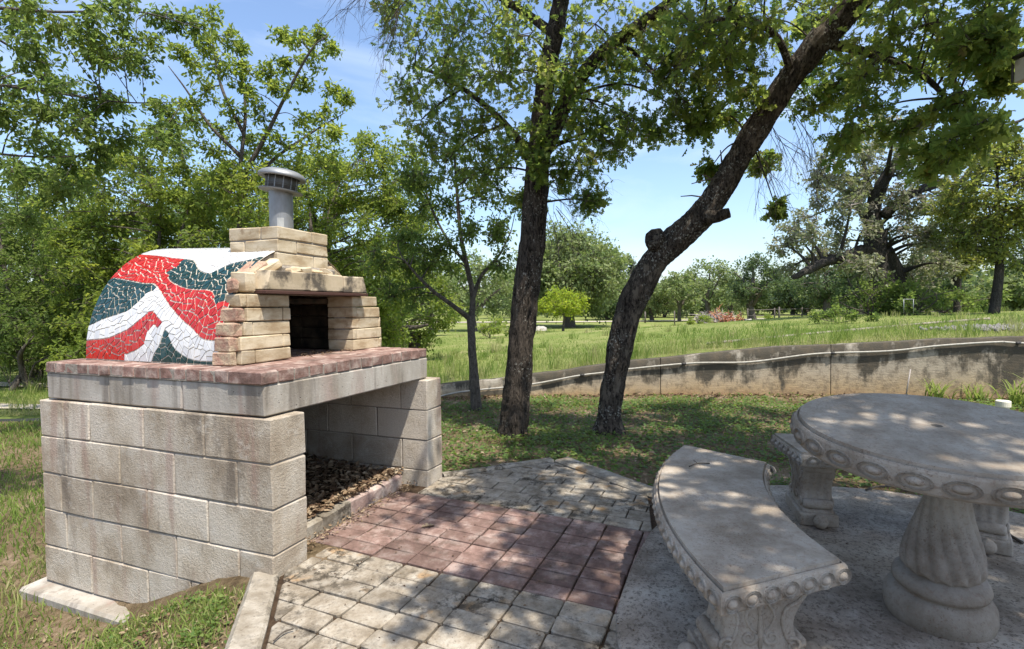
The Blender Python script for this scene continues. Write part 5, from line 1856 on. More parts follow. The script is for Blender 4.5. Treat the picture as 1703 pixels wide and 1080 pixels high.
# ---------------- tall airy tree behind the oven
bE = at(392, 640, 9.3)
tE = Tree('airy_tree', (bE[0], bE[1], -.35), 'tall airy bright green tree with open twigs against the sky behind the oven')
d = 9.3
tE.limb([WLOC[tE.root], at(393, 500, d), at(398, 380, d), at(400, 280, d), at(408, 190, d), at(402, 110, d)], [.05, .045, .04, .034, .026, .012], 12, None, True)
tE.limb([at(400, 300, d), at(440, 230, 9.2), at(480, 150, 9.1), at(520, 80, 9.0), at(545, 60, 9.0)], [.045, .035, .025, .015, .006], 8, None, True)
tE.limb([at(400, 330, d), at(450, 270, 9.3), at(520, 220, 9.3), at(570, 190, 9.3)], [.04, .03, .018, .006], 8, None, True)
tE.limb([at(404, 220, d), at(370, 150, 9.4), at(355, 80, 9.5), at(350, 30, 9.5)], [.035, .025, .015, .006], 8, None, True)
tE.limb([at(400, 260, d), at(350, 210, 9.2), at(310, 150, 9.1), at(280, 110, 9.0)], [.035, .025, .015, .006], 8, None, True)
cE = [(352, 30, .2), (340, 75, .26), (372, 60, .18), (365, 110, .24), (320, 110, .24), (345, 150, .26), (405, 115, .22), (410, 150, .22), (440, 120, .18), (470, 60, .16), (500, 70, .2), (535, 60, .2), (550, 85, .16), (520, 100, .2),
      (480, 100, .2), (470, 150, .22), (510, 140, .18), (440, 190, .28), (390, 190, .26), (370, 220, .26), (555, 150, .18), (575, 165, .16), (540, 190, .22), (500, 200, .26), (420, 240, .3), (460, 240, .28), (520, 240, .26), (560, 220, .2),
      (350, 250, .28), (390, 280, .32), (440, 290, .32), (490, 280, .3), (540, 280, .28), (330, 200, .2), (310, 170, .2), (425, 340, .35), (480, 340, .35), (380, 350, .35), (300, 90, .16), (400, 80, .12), (350, 400, .4), (450, 400, .4), (520, 330, .3), (410, 450, .4), (395, 300, .34), (380, 320, .36), (420, 300, .34), (400, 365, .38), (435, 260, .3), (470, 310, .36), (360, 310, .34)]
tE.clumps(px_clumps([(x, y, 9.2 + rg.normal() * .4, r_ * 1.15) for x, y, r_ in cE]), rg, .080, 'simple', 6, 5, 8, .008, .75, .62, .8, .15, .7, .4, .0026)
tE.finish('bark_grey', 'lf_bright', 'twig')

# ---------------- thicket of small trees on the left
def thicket(name, basepx, d, pts, label, leafmat, leaf, r, seed, dj=.5, ntw=5, nl=7, **kw):
    rr = np.random.default_rng(seed)
    bp = at(basepx, 560, d)
    zb = float(ground_z(np.array([bp[0]]), np.array([bp[1]]))[0])
    t = Tree(name, (bp[0], bp[1], zb), label, group='small trees of the thicket behind the oven')
    root = WLOC[t.root]
    ys = min(p[1] for p in pts)
    for k in range(3):
        tx = basepx + rr.uniform(-70, 70)
        ty = ys + rr.uniform(10, 120)
        q = at(tx, ty, d + rr.uniform(-.4, .4))
        t.limb([root + np.array([rr.uniform(-.2, .2), rr.uniform(-.2, .2), -.05]), root * .6 + q * .4 + rr.normal(size=3) * .12, root * .25 + q * .75 + rr.normal(size=3) * .15, q], [.06, .05, .035, .01], 8, None, True)
    C = []
    for x, y in pts:
        C.append((*at(x + rr.normal() * 8, y + rr.normal() * 8, d + rr.normal() * dj), r * rr.uniform(.8, 1.2)))
    C = [(a, b_, max(c, zb + .15), e) for a, b_, c, e in C]
    t.clumps(C, rr, leaf * 1.22, 'simple', 7, ntw + 1, nl + 1, .012, .75, .62, .8, .2, .7, .4, .003, **kw)
    return t.finish('bark_grey', leafmat)


def fill(poly, n, seed):
    rr = np.random.default_rng(seed)
    xs = [p[0] for p in poly]; ys = [p[1] for p in poly]
    out = []
    k = 0
    md = math.sqrt((max(xs) - min(xs)) * (max(ys) - min(ys)) / n) * .62
    while len(out) < n and k < 20000:
        k += 1
        p = (rr.uniform(min(xs), max(xs)), rr.uniform(min(ys), max(ys)))
        if not pip_(p, poly): continue
        if any((p[0] - q[0]) ** 2 + (p[1] - q[1]) ** 2 < md * md for q in out): continue
        out.append(p)
    return out


thicket('thicket_tree', 250, 10.6, fill([(70, 330), (150, 270), (230, 235), (300, 245), (370, 275), (400, 340), (390, 600), (120, 600)], 105, 1), 'bright green bushy tree standing behind the middle of the mosaic dome', 'lf_bright', .072, .44, 31)
thicket('thicket_tree', 560, 11.0, fill([(470, 330), (520, 290), (590, 230), (640, 215), (690, 260), (700, 330), (690, 480), (650, 600), (420, 600), (430, 400)], 105, 2), 'leafy green tree standing behind the oven chimney, to the right of the steel flue', 'lf_bright', .068, .42, 32)
thicket('thicket_tree', 60, 12.0, fill([(-60, 380), (0, 340), (60, 360), (140, 400), (190, 450), (200, 600), (-60, 610)], 84, 3), 'dense dull green shrubby tree at the left edge beyond the grass track', 'lf_left', .066, .46, 33)
thicket('thicket_tree', 150, 14.5, fill([(-60, 300), (40, 250), (140, 240), (220, 280), (320, 300), (330, 600), (-60, 600)], 80, 4), 'darker tree deep in the thicket behind the bright bushy one', 'lf_left', .085, .62, 34, .8)
thicket('thicket_tree', 480, 15.5, fill([(340, 330), (420, 260), (520, 250), (600, 300), (690, 360), (700, 600), (340, 600)], 80, 5), 'dark tree deep in the thicket behind the chimney', 'lf_left', .085, .62, 35, .8)
thicket('thicket_tree', 655, 13.0, fill([(600, 440), (660, 420), (730, 430), (770, 470), (760, 540), (690, 560), (600, 560)], 22, 6), 'low spreading tree at the edge of the grass, right of the oven opening', 'lf_bright', .07, .46, 36)
thicket('thicket_tree', 30, 11.0, fill([(-40, 520), (60, 520), (150, 540), (180, 590), (-40, 600)], 16, 7), 'low dark bush at the foot of the thicket by the left edge', 'lf_left', .06, .36, 37)
thicket('thicket_tree', 330, 20.0, fill([(-60, 420), (60, 380), (200, 350), (330, 330), (480, 350), (640, 400), (700, 440), (700, 590), (-60, 590)], 90, 8), 'wide dark tree farthest back in the thicket, glimpsed between the bright ones', 'lf_left', .13, .85, 38, 1.2)
# bent pale limb at the thicket's edge
g = Geo(); g.tube(spline([at(628, 610, 12.6), at(648, 575, 12.5), at(668, 548, 12.4), at(690, 545, 12.4), at(712, 540, 12.4)], 6), np.linspace(.11, .03, 25), 9, barkbump(.01))
o = g.build('fallen_limb', MAT['bark_grey']); tag(o, 'bent dark dead limb leaning in the shade at the right end of the thicket', 'limb')
g = Geo(); g.tube([at(690, 584, 13.4), at(690, 570, 13.4), at(692, 552, 13.4)], [.17, .14, .13], 12, barkbump(.015))
o = g.build('tree_stump', MAT['bark_grey']); tag(o, 'short pale stump standing in the grass just right of the oven', 'stump')

# ---------------- trees of the field and its far edge
def field_tree(name, cx, top, hw, base, d, label, leafmat, n=26, leaf=.16, seed=1, kind='diamond', trunk=.18, low=.22, group=None, nsub=6, ntw=5, nl=6, bark='bark_grey', lean=.03, twig=.006):
    rr = np.random.default_rng(seed)
    m = d / F_PX
    B = at(cx, base, d)
    B[2] = float(ground_z(np.array([B[0]]), np.array([B[1]]))[0])
    T = at(cx, top, d)
    h = T[2] - B[2]; w = hw * m
    t = Tree(name, (B[0], B[1], B[2]), label, group=group)
    zc0 = B[2] + h * low
    apex = np.array([B[0], B[1], B[2] + h * .85])
    t.limb([B + np.array([0, 0, -.15]), B * .7 + apex * .3 + rr.normal(size=3) * lean * h, B * .35 + apex * .65 + rr.normal(size=3) * lean * 1.3 * h, apex], [trunk * 1.1, trunk * .85, trunk * .5, trunk * .12], 10, None, True)
    for k in range(5):
        a = rr.uniform(0, 6.28)
        s0 = B + np.array([0, 0, h * (low + rr.uniform(0, .2))])
        e0 = B + np.array([math.cos(a) * w * .7, math.sin(a) * w * .7, h * rr.uniform(.45, .75)])
        t.limb([s0, s0 * .5 + e0 * .5 + np.array([0, 0, .04 * h]), e0], [trunk * .45, trunk * .28, trunk * .08], 7, None, True)
    C = []; k = 0
    while len(C) < n and k < 4000:
        k += 1
        u = rr.normal(size=3); u /= np.linalg.norm(u)
        q = u * rr.uniform(.35, 1) ** .6
        z = zc0 + (h - (zc0 - B[2])) * (.5 + .5 * q[2] * .86)
        fz = (z - zc0) / max(.01, B[2] + h - zc0)
        ww = w * (1 - .25 * max(0, fz - .5) * 2) * .84
        p = np.array([B[0] + q[0] * ww, B[1] + q[1] * ww, z])
        if any(np.linalg.norm(p - np.array(c[:3])) < w * .20 for c in C): continue
        C.append((*p, w * rr.uniform(.24, .36)))
    t.clumps(C, rr, leaf, kind, nsub, ntw, nl, trunk * .18, .75, .62, .8, .15, .75, .45, twig)
    return t.finish(bark, leafmat)


GF = 'trees at the far edge of the field'
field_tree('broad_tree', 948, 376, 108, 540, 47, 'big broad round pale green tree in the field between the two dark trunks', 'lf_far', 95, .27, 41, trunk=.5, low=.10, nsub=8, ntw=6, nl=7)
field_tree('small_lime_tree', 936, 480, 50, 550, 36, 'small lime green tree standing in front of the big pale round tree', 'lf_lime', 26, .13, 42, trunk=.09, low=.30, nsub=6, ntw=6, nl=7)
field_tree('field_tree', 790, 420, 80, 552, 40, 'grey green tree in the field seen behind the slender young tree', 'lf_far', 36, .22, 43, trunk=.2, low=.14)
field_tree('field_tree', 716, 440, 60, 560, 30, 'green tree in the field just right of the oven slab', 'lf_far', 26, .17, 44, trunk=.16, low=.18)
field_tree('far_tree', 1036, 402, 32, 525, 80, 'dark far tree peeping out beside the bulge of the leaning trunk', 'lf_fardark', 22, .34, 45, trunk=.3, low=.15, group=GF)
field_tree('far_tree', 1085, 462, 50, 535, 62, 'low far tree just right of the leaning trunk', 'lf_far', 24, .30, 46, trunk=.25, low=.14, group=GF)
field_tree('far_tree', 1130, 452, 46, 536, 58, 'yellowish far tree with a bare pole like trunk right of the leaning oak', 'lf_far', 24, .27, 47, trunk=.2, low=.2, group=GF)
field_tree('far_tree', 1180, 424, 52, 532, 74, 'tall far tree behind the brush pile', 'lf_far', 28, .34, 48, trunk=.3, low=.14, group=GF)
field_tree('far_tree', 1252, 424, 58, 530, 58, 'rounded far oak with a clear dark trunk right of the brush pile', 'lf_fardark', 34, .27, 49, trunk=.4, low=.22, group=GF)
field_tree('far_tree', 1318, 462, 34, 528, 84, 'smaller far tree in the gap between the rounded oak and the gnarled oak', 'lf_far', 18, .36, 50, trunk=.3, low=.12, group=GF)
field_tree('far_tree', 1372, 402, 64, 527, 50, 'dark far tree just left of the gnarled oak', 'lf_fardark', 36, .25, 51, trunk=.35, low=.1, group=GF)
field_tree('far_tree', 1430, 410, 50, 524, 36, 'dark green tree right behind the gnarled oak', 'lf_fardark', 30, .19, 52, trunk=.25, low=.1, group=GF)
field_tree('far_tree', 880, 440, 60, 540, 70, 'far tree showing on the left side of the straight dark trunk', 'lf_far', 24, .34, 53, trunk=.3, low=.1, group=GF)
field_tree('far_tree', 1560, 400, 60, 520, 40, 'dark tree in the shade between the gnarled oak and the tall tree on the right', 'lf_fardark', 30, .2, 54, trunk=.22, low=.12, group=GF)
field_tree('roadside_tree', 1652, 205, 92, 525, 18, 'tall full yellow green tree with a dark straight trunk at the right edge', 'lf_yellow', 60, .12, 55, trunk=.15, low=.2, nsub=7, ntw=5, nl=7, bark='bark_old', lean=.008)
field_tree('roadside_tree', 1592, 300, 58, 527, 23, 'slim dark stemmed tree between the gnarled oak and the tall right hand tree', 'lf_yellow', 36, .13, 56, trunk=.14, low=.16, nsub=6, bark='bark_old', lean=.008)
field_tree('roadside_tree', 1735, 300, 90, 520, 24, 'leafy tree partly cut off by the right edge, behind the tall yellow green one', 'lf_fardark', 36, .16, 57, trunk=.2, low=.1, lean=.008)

TL = ['bushy far tree mostly behind the upper bend of the leaning trunk', 'bushy far tree in the line close right of the leaning trunk', 'low bushy far tree under the yellowish pole stemmed one', 'low bushy far tree left of the brush pile',
      'bushy far tree between the brush pile and the clear trunked oak', 'bushy far tree right behind the thicker weathered fence post', 'bushy far tree behind the left end of the rail fence', 'bushy far tree behind the middle of the rail fence',
      'bushy far tree behind the right end of the rail fence', 'bushy far tree left of the straight trunk, beyond the slender young tree', 'bushy far tree behind the right half of the big pale round tree', 'bushy far tree directly behind the gnarled oak trunk',
      'bushy far tree behind the slim dark stemmed tree', 'bushy far tree filling the gap at the right edge of the field']
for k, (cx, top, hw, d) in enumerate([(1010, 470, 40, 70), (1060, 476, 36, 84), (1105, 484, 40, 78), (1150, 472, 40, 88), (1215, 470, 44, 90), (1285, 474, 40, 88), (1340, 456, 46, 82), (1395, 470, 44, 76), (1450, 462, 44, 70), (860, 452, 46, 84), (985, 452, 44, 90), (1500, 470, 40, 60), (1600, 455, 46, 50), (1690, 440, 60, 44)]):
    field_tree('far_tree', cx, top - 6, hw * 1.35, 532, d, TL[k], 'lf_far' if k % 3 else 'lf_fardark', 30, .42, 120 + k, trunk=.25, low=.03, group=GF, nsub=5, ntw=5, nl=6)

# distant wood that closes the horizon
rw = np.random.default_rng(77)
C = []
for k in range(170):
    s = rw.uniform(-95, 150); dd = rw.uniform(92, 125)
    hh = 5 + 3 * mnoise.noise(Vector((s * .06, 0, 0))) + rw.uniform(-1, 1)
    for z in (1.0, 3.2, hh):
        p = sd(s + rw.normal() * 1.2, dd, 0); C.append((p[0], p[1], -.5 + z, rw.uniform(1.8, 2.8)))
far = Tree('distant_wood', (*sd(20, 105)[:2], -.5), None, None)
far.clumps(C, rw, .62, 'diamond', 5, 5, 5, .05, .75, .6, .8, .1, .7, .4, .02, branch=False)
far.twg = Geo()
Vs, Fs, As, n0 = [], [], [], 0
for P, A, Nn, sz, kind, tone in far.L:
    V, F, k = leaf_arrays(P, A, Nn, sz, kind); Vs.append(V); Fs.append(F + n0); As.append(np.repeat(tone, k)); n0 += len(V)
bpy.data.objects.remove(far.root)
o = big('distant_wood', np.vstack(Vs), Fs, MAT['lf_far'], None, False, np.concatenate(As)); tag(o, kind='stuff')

# ---------------- gnarled oak
dO = 21.5
bO = at(1466, 522, dO); bO[2] = float(ground_z(bO[:1], bO[1:2])[0])
tO = Tree('gnarled_oak_tree', bO, 'old gnarled oak with greyish foliage, thick double trunk and a low drooping limb')
q = lambda x, y, d=dO: at(x, y, d)
tO.limb([q(1470, 530), q(1472, 490), q(1462, 455), q(1455, 420), q(1458, 385)], [.62, .50, .42, .40, .38], 18, barkbump(.05, .5), True)
tO.limb([q(1500, 530, 21.9), q(1496, 490, 21.8), q(1484, 450, 21.7), q(1468, 415)], [.48, .42, .36, .32], 16, barkbump(.05, .5), True)
tO.limb([q(1458, 430), q(1436, 418, 21), q(1408, 428, 20.6), q(1372, 436, 20.4), q(1340, 452, 20.2), q(1318, 462, 20.2)], [.30, .26, .22, .18, .14, .09], 12, barkbump(.04, .5), True)
tO.limb([q(1457, 400), q(1452, 350), q(1470, 300, 21), q(1500, 255, 21), q(1530, 215, 21), q(1560, 190, 21)], [.34, .28, .22, .16, .10, .05], 12, barkbump(.04, .5), True)
tO.limb([q(1468, 360, 21.3), q(1510, 325, 21), q(1555, 308, 21), q(1600, 300, 21), q(1650, 225, 20.5), q(1710, 195, 20.5)], [.22, .18, .14, .10, .06, .03], 10, barkbump(.03, .5), True)
tO.limb([q(1456, 390), q(1425, 340, 21.8), q(1392, 310, 21.8), q(1362, 300, 21.8)], [.20, .15, .10, .05], 10, None, True)
tO.limb([q(1455, 350), q(1440, 290, 22), q(1430, 235, 22)], [.16, .10, .05], 10, None, True)
cO = [(1310, 385), (1335, 360), (1360, 335), (1390, 310), (1420, 290), (1355, 395), (1385, 370), (1415, 340), (1440, 320), (1330, 410), (1400, 400), (1430, 380), (1450, 260), (1480, 230), (1440, 225), (1500, 290),
      (1480, 330), (1510, 350), (1540, 340), (1495, 390), (1525, 400), (1555, 385), (1575, 410), (1540, 440), (1505, 440), (1480, 440), (1570, 440), (1520, 470), (1545, 250), (1420, 250), (1590, 380), (1360, 300), (1460, 290), (1300, 400), (1470, 470), (1435, 440), (1400, 250), (1510, 230), (1530, 290), (1560, 330), (1470, 200), (1430, 320), (1375, 430), (1350, 440), (1410, 440), (1320, 440), (1400, 330), (1545, 400), (1500, 250), (1565, 280), (1380, 280)]
tO.clumps(px_clumps([(x + rg.normal() * 4, y + rg.normal() * 5, 21.0 + rg.normal() * 1.1, .72) for x, y in cO]), rg, .14, 'diamond', 8, 6, 7, .05, .75, .6, .75, .2, .7, .45, .010)
tO.finish('bark_old', 'lf_grey', 'pale_twig')
mo = Tree('ball_moss_tuft', bO, None, None)
mo.clumps(px_clumps([(x, y, 20.8 + rg.normal() * .8, .42) for x, y in [(1440, 345), (1470, 350), (1500, 360), (1425, 310), (1360, 420), (1400, 418), (1520, 330), (1545, 420), (1560, 440), (1350, 370), (1490, 310), (1330, 390), (1460, 265), (1510, 380)]]), rg, .09, 'diamond', 5, 4, 6, .03, .8, .7, .8, .3, .3, .5, .006, branch=False)
P, A, Nn, sz, kind, tone = mo.L[0]
V, F, k = leaf_arrays(P, A, Nn, sz, kind)
bpy.data.objects.remove(mo.root)
big('ball_moss', V, F, MAT['lf_moss'], tO.root, False, np.repeat(tone, k))

# shrubs at the foot of the gnarled oak and in the field
def shrub(cx, cy, d, w, h, label, leafmat='lf_left', n=10, leaf=.09, seed=1, group=None, name='field_shrub'):
    rr = np.random.default_rng(seed)
    B = at(cx, cy, d); B[2] = float(ground_z(B[:1], B[1:2])[0])
    t = Tree(name, B, label, 'shrub', group)
    for k in range(5):
        t.limb([B, B + np.array([rr.normal() * w * .15, rr.normal() * w * .15, h * .4]), B + np.array([rr.normal() * w * .3, rr.normal() * w * .3, h * .75])], [.02 * h, .014 * h, .006 * h], 5, None, True)
    C = [(B[0] + rr.normal() * w * .30, B[1] + rr.normal() * w * .30, B[2] + h * rr.uniform(.15, .8), h * rr.uniform(.25, .4)) for k in range(n)]
    t.clumps(C, rr, leaf, 'diamond', 5, 5, 6, .008, .75, .6, .9, .1, .6, .45, .003)
    return t.finish('twig', leafmat, crown_name='foliage', trunk_name='stems')


shrub(1450, 530, 20, 2.6, 1.5, 'dark shrub growing against the foot of the gnarled oak', 'lf_left', 16, .11, 61)
shrub(1520, 528, 19, 2.4, 1.3, 'leafy shrub on the right of the gnarled trunk, beside the pale metal frame', 'lf_left', 14, .11, 62)
shrub(1395, 545, 15.5, 1.8, .5, 'low dark shrub at the left end of the oak shade', 'lf_left', 9, .08, 63)
shrub(1570, 526, 21, 2.2, 1.0, 'shrub filling the shade under the slim dark stemmed tree', 'lf_left', 10, .11, 64)
shrub(1620, 524, 24, 3.0, 1.2, 'shrub in the deep shade behind the tall right hand trunk', 'lf_left', 10, .12, 68)
GS = 'small shrubs dotted over the field'
shrub(1167, 547, 40, 1.6, .8, 'small dark green shrub in front of the brush pile', 'lf_bright', 6, .14, 65, GS)
shrub(1275, 541, 46, 1.5, .6, 'small shrub between the brush pile and the tall fence post', 'lf_bright', 5, .15, 66, GS)
shrub(1347, 537, 46, 1.4, .7, 'small shrub in front of the rail fence', 'lf_bright', 5, .15, 67, GS)
shrub(815, 560, 24, 1.8, .9, 'tall tuft of pale weeds left of the straight oak trunk', 'lf_bright', 8, .10, 69, GS)
shrub(640, 572, 17, 2.6, .9, 'weedy shrub at the foot of the thicket right of the oven body', 'lf_bright', 8, .08, 70, GS)

# ================================================================== things in the field
def gzat(p): return float(ground_z(np.array([p[0]]), np.array([p[1]]))[0])


def post(px, base, top, d, label, r=.045, group='posts in the field'):
    B = at(px, base, d); B[2] = gzat(B)
    h = (base - top) * d / F_PX
    g = Geo(); g.tube([B + np.array([0, 0, -.1]), B + np.array([.005, 0, h * .5]), B + np.array([.01, .01, h])], [r, r * .95, r * .85], 8)
    o = g.build('fence_post', MAT['post']); tag(o, label, 'post', group)


post(1121.8, 547, 519, 42, 'thin dark fence post standing in the field right of the leaning trunk', .05)
post(1295.7, 539, 515, 50, 'thicker weathered fence post in the field right of the rounded oak', .09)
post(1232, 541, 522, 50, 'faint thin fence post in front of the rounded oak trunk', .035)
post(1073, 540, 521, 55, 'short post by the lane just right of the leaning trunk', .09)

fence = empty('rail_fence', (*sd(30, 50)[:2], -.4), 'dark rail fence running along the far side of the field, left of the gnarled oak', 'fence')
fp = []
for i in range(11):
    p = sd(22.5 + i * 2.3, 52 - i * .55); p[2] = gzat(p); fp.append(p)
    g = Geo(); g.tube([p + np.array([0, 0, -.1]), p + np.array([0, 0, 1.25])], [.06, .055], 6); g.build('fence_post', MAT['post'], fence)
for i in range(10):
    for z in (.55, 1.1):
        a, b_ = fp[i] + np.array([0, 0, z]), fp[i + 1] + np.array([0, 0, z])
        g = Geo(); g.tube([a, (a + b_) / 2 + np.array([0, 0, -.02]), b_], .045, 5); g.build('fence_rail', MAT['post'], fence)

B = at(1188, 541, 46); B[2] = gzat(B)
bp = empty('brush_pile', B, 'pile of grey and reddish cut brush lying in the field', 'brush pile')
rb = np.random.default_rng(9)
for nm, mt, n, off in (('grey_sticks', 'brush', 260, -.35), ('reddish_sticks', 'brush_red', 200, .75)):
    c = B + HR * off + np.array([0, 0, .1])
    S = c + rb.normal(size=(n, 3)) * np.array([.65, .65, .35]); S[:, 2] = np.abs(S[:, 2] - B[2]) + B[2]
    D = unit(n, rb); D[:, 2] = np.abs(D[:, 2]) * .7
    E2 = S + D * rb.uniform(.4, 1.1, (n, 1))
    g = Geo(); g.twigs(S, (S + E2) / 2 + rb.normal(size=S.shape) * .08, E2, .05, .02); tag(g.build(nm, MAT[mt], bp), kind='stuff')

for i, (x, y, d, r, lb) in enumerate([(1098, 545, 46, .0, ''), (1246, 533, 50, .42, 'pale rock beside the trunk of the rounded far oak, left of its fellow'), (1258, 534, 50, .34, 'smaller pale rock lying right of the other by the rounded far oak'), (898, 549, 40, .55, 'pale boulder at the foot of the big round tree, right of the straight oak trunk')]):
    if r == 0: continue
    B = at(x, y, d); B[2] = gzat(B)
    V, F = lathe([(0, -.5), (.8, -.4), (1, 0), (.85, .45), (.5, .75), (0, .85)], 12)
    V = np.array([B + v * r * np.array([1.2, 1, .8]) * (1 + .3 * mnoise.noise(Vector(tuple(v * 1.6 + i)))) for v in V])
    tag(piece('boulder', V, F, MAT['rock'], None, False), lb, 'boulder', 'boulders in the field')

# heap of grey gravel behind the wall at the right
rb = np.random.default_rng(15)
N = 620
P = at(1690, 548, 8.6) + np.stack([rb.normal(size=N) * .5, rb.normal(size=N) * .5, np.zeros(N)], 1)
s_, d_ = to_sd(P[:, 0], P[:, 1]); ok = d_ > wall_d(s_) + .25; P = P[ok]
P[:, 2] = ground_z(P[:, 0], P[:, 1]) + .02
ico = np.array([(0, 0, 1), (.9, 0, .3), (.2, .85, .3), (-.8, .5, .2), (-.7, -.6, .3), (.3, -.9, .2), (0, 0, -.8)])
icf = np.array([(0, 1, 2), (0, 2, 3), (0, 3, 4), (0, 4, 5), (0, 5, 1), (6, 2, 1), (6, 3, 2), (6, 4, 3), (6, 5, 4), (6, 1, 5)])
sz = rb.uniform(.02, .06, len(P))
V = P[:, None] + ico[None] * sz[:, None, None] * rb.uniform(.6, 1.3, (len(P), 7, 1))
tag(big('gravel', V.reshape(-1, 3), (np.arange(len(P))[:, None, None] * 7 + icf[None]).reshape(-1, 3), MAT['gravel'], None), kind='stuff')

# pale metal frame in the bushes
B = at(1513, 524, 17.5); B[2] = gzat(B)
mf = empty('metal_frame', B, 'thin pale metal frame standing among the bushes right of the gnarled oak', 'frame')
for nm, a, b_ in [('upright', (1503, 522), (1503, 498)), ('upright', (1519, 522), (1519, 498)), ('crossbar', (1502, 498), (1520, 498))]:
    g = Geo(); g.tube([at(*a, 17.5), at(*b_, 17.5)], .011, 6); g.build(nm, MAT['galv'], mf)

# standpipe with a cream cap by the wall
B = gz(1668, 690, -.01)
sp = empty('standpipe', B, 'short cream plastic standpipe with a round cap among strap leaves behind the table', 'standpipe')
V, F = lathe([(.0, -.1), (.052, -.1), (.052, .10), (.0, .10)], 24, None, B); piece('pipe_body', V, F, MAT['cream'], sp)
V, F = lathe([(.0, .085), (.064, .085), (.066, .09), (.066, .145), (.06, .152), (.0, .154)], 24, None, B); piece('pipe_cap', V, F, MAT['cream'], sp)

# lantern hanging at the right edge
LC = at(1712, 114, 3.1)
ln = empty('hanging_lantern', LC, 'small box lantern with dark frame and beige pane hanging at the right edge', 'lantern')
xx, yy = HR, HF
def lb(x0, x1, y0, y1, z0, z1, name, mat, par):
    V, F = rbox(x0, x1, y0, y1, z0, z1, .003)
    piece(name, np.array([LC + xx * v[0] + yy * v[1] + np.array([0, 0, v[2]]) for v in V]), F, MAT[mat], par)
lb(-.045, .045, -.045, .045, -.066, .062, 'pane_box', 'lantern', ln)
for a in (-1, 1):
    for c in (-1, 1): lb(a * .05 - .006, a * .05 + .006, c * .05 - .006, c * .05 + .006, -.06, .07, 'frame_post', 'frame_dark', ln)
lb(-.062, .062, -.062, .062, .071, .085, 'lid', 'frame_dark', ln)
g = Geo(); g.tube([LC + np.array([0, 0, .085]), LC + np.array([0, 0, 1.1])], .004, 6); g.build('hanger', MAT['frame_dark'], ln)

# ================================================================== ground cover
def scatter(n, s0, s1, d0, d1, rng, power=1.0):
    d = d0 + (d1 - d0) * rng.uniform(size=n) ** power
    s = s0 + (s1 - s0) * rng.uniform(size=n)
    return s, d


def noise_at(x, y, sc, off=0.0):
    return np.array([mnoise.noise(Vector((a * sc + off, b * sc, off))) for a, b in zip(x, y)])


def free(x, y, m=.0):
    ok = ~((x > -.10 - m) & (x < 1.53 + m) & (y > -.01 - m) & (y < 1.74 + m))
    c = np.array(POLY); KP = [(-1.3, -.93), (.0, .14), (.2, .2), (1.5, .1), (1.60, .03), (2.22, -.63), (1.72, -1.5), (.4, -1.9), (-1.4, -2.3)]
    ins = np.array([pip_((a, b), KP) for a, b in zip(x, y)])
    pad = np.array([in_pad(a, b, -.0) for a, b in zip(x, y)])
    return ok & ~ins & ~pad


def blades(name, x, y, z, h, w, rng, mat, tone, lean=.5):
    n = len(x)
    a = rng.uniform(0, 2 * math.pi, n)
    wx, wy = np.cos(a) * w, np.sin(a) * w
    b = rng.uniform(0, 2 * math.pi, n); l = h * lean * rng.uniform(.2, 1.3, n)
    lx, ly = np.cos(b) * l, np.sin(b) * l
    V = np.empty((n, 5, 3))
    V[:, 0] = np.stack([x - wx, y - wy, z], 1); V[:, 1] = np.stack([x + wx, y + wy, z], 1)
    V[:, 2] = np.stack([x + wx * .8 + lx * .35, y + wy * .8 + ly * .35, z + h * .6], 1); V[:, 3] = np.stack([x - wx * .8 + lx * .35, y - wy * .8 + ly * .35, z + h * .6], 1)
    V[:, 4] = np.stack([x + lx, y + ly, z + h * .95], 1)
    i = np.arange(n)[:, None] * 5
    o = big(name, V.reshape(-1, 3), [i + np.array([[0, 1, 2, 3]]), i + np.array([[3, 2, 4]])], mat, None, False, np.repeat(tone, 5))
    return tag(o, kind='stuff')


rc = np.random.default_rng(3)
# the field's grass, thinning out with distance
n = 120000
dd = np.exp(rc.uniform(math.log(.10), math.log(38), n)) + 0
f_ = rc.uniform(-1, 1, n)
s = f_ * (7.4 + dd) * 1.03 + .4
d_ = wall_d(s) + .2 + dd
x = CAM[0] + HR[0] * s + HF[0] * d_; y = CAM[1] + HR[1] * s + HF[1] * d_
nz = 1.2 * noise_at(x, y, .22) + .7 * noise_at(x, y, 1.1, 5)
near = np.clip(1 - dd / 1.2, 0, 1)
keep = (rc.uniform(size=n) < np.clip(.75 + nz * .5 - near * .45, .08, 1)) & ~((s < -3.5) & (np.abs(d_ - 8.65 - .0 * s) < .16)) & ~((s < -3.5) & (np.abs(d_ - 11.05) < .2))
x, y, dd, nz, s, d_ = x[keep], y[keep], dd[keep], nz[keep], s[keep], d_[keep]
h = (.05 + .10 * rc.uniform(size=len(x)) ** 3 + .08 * np.clip(nz, 0, 1)) * np.clip(1 - dd / 30, .35, 1)
tone = np.clip(.40 - .34 * nz + rc.normal(size=len(x)) * .17 + .5 * np.clip(1 - dd / 1.1, 0, 1), 0, 1)
blades('grass', x, y, field_z(s, d_) - .01, h, (.0024 + .0007 * dd ** .9), rc, MAT['grass'], tone, .6)

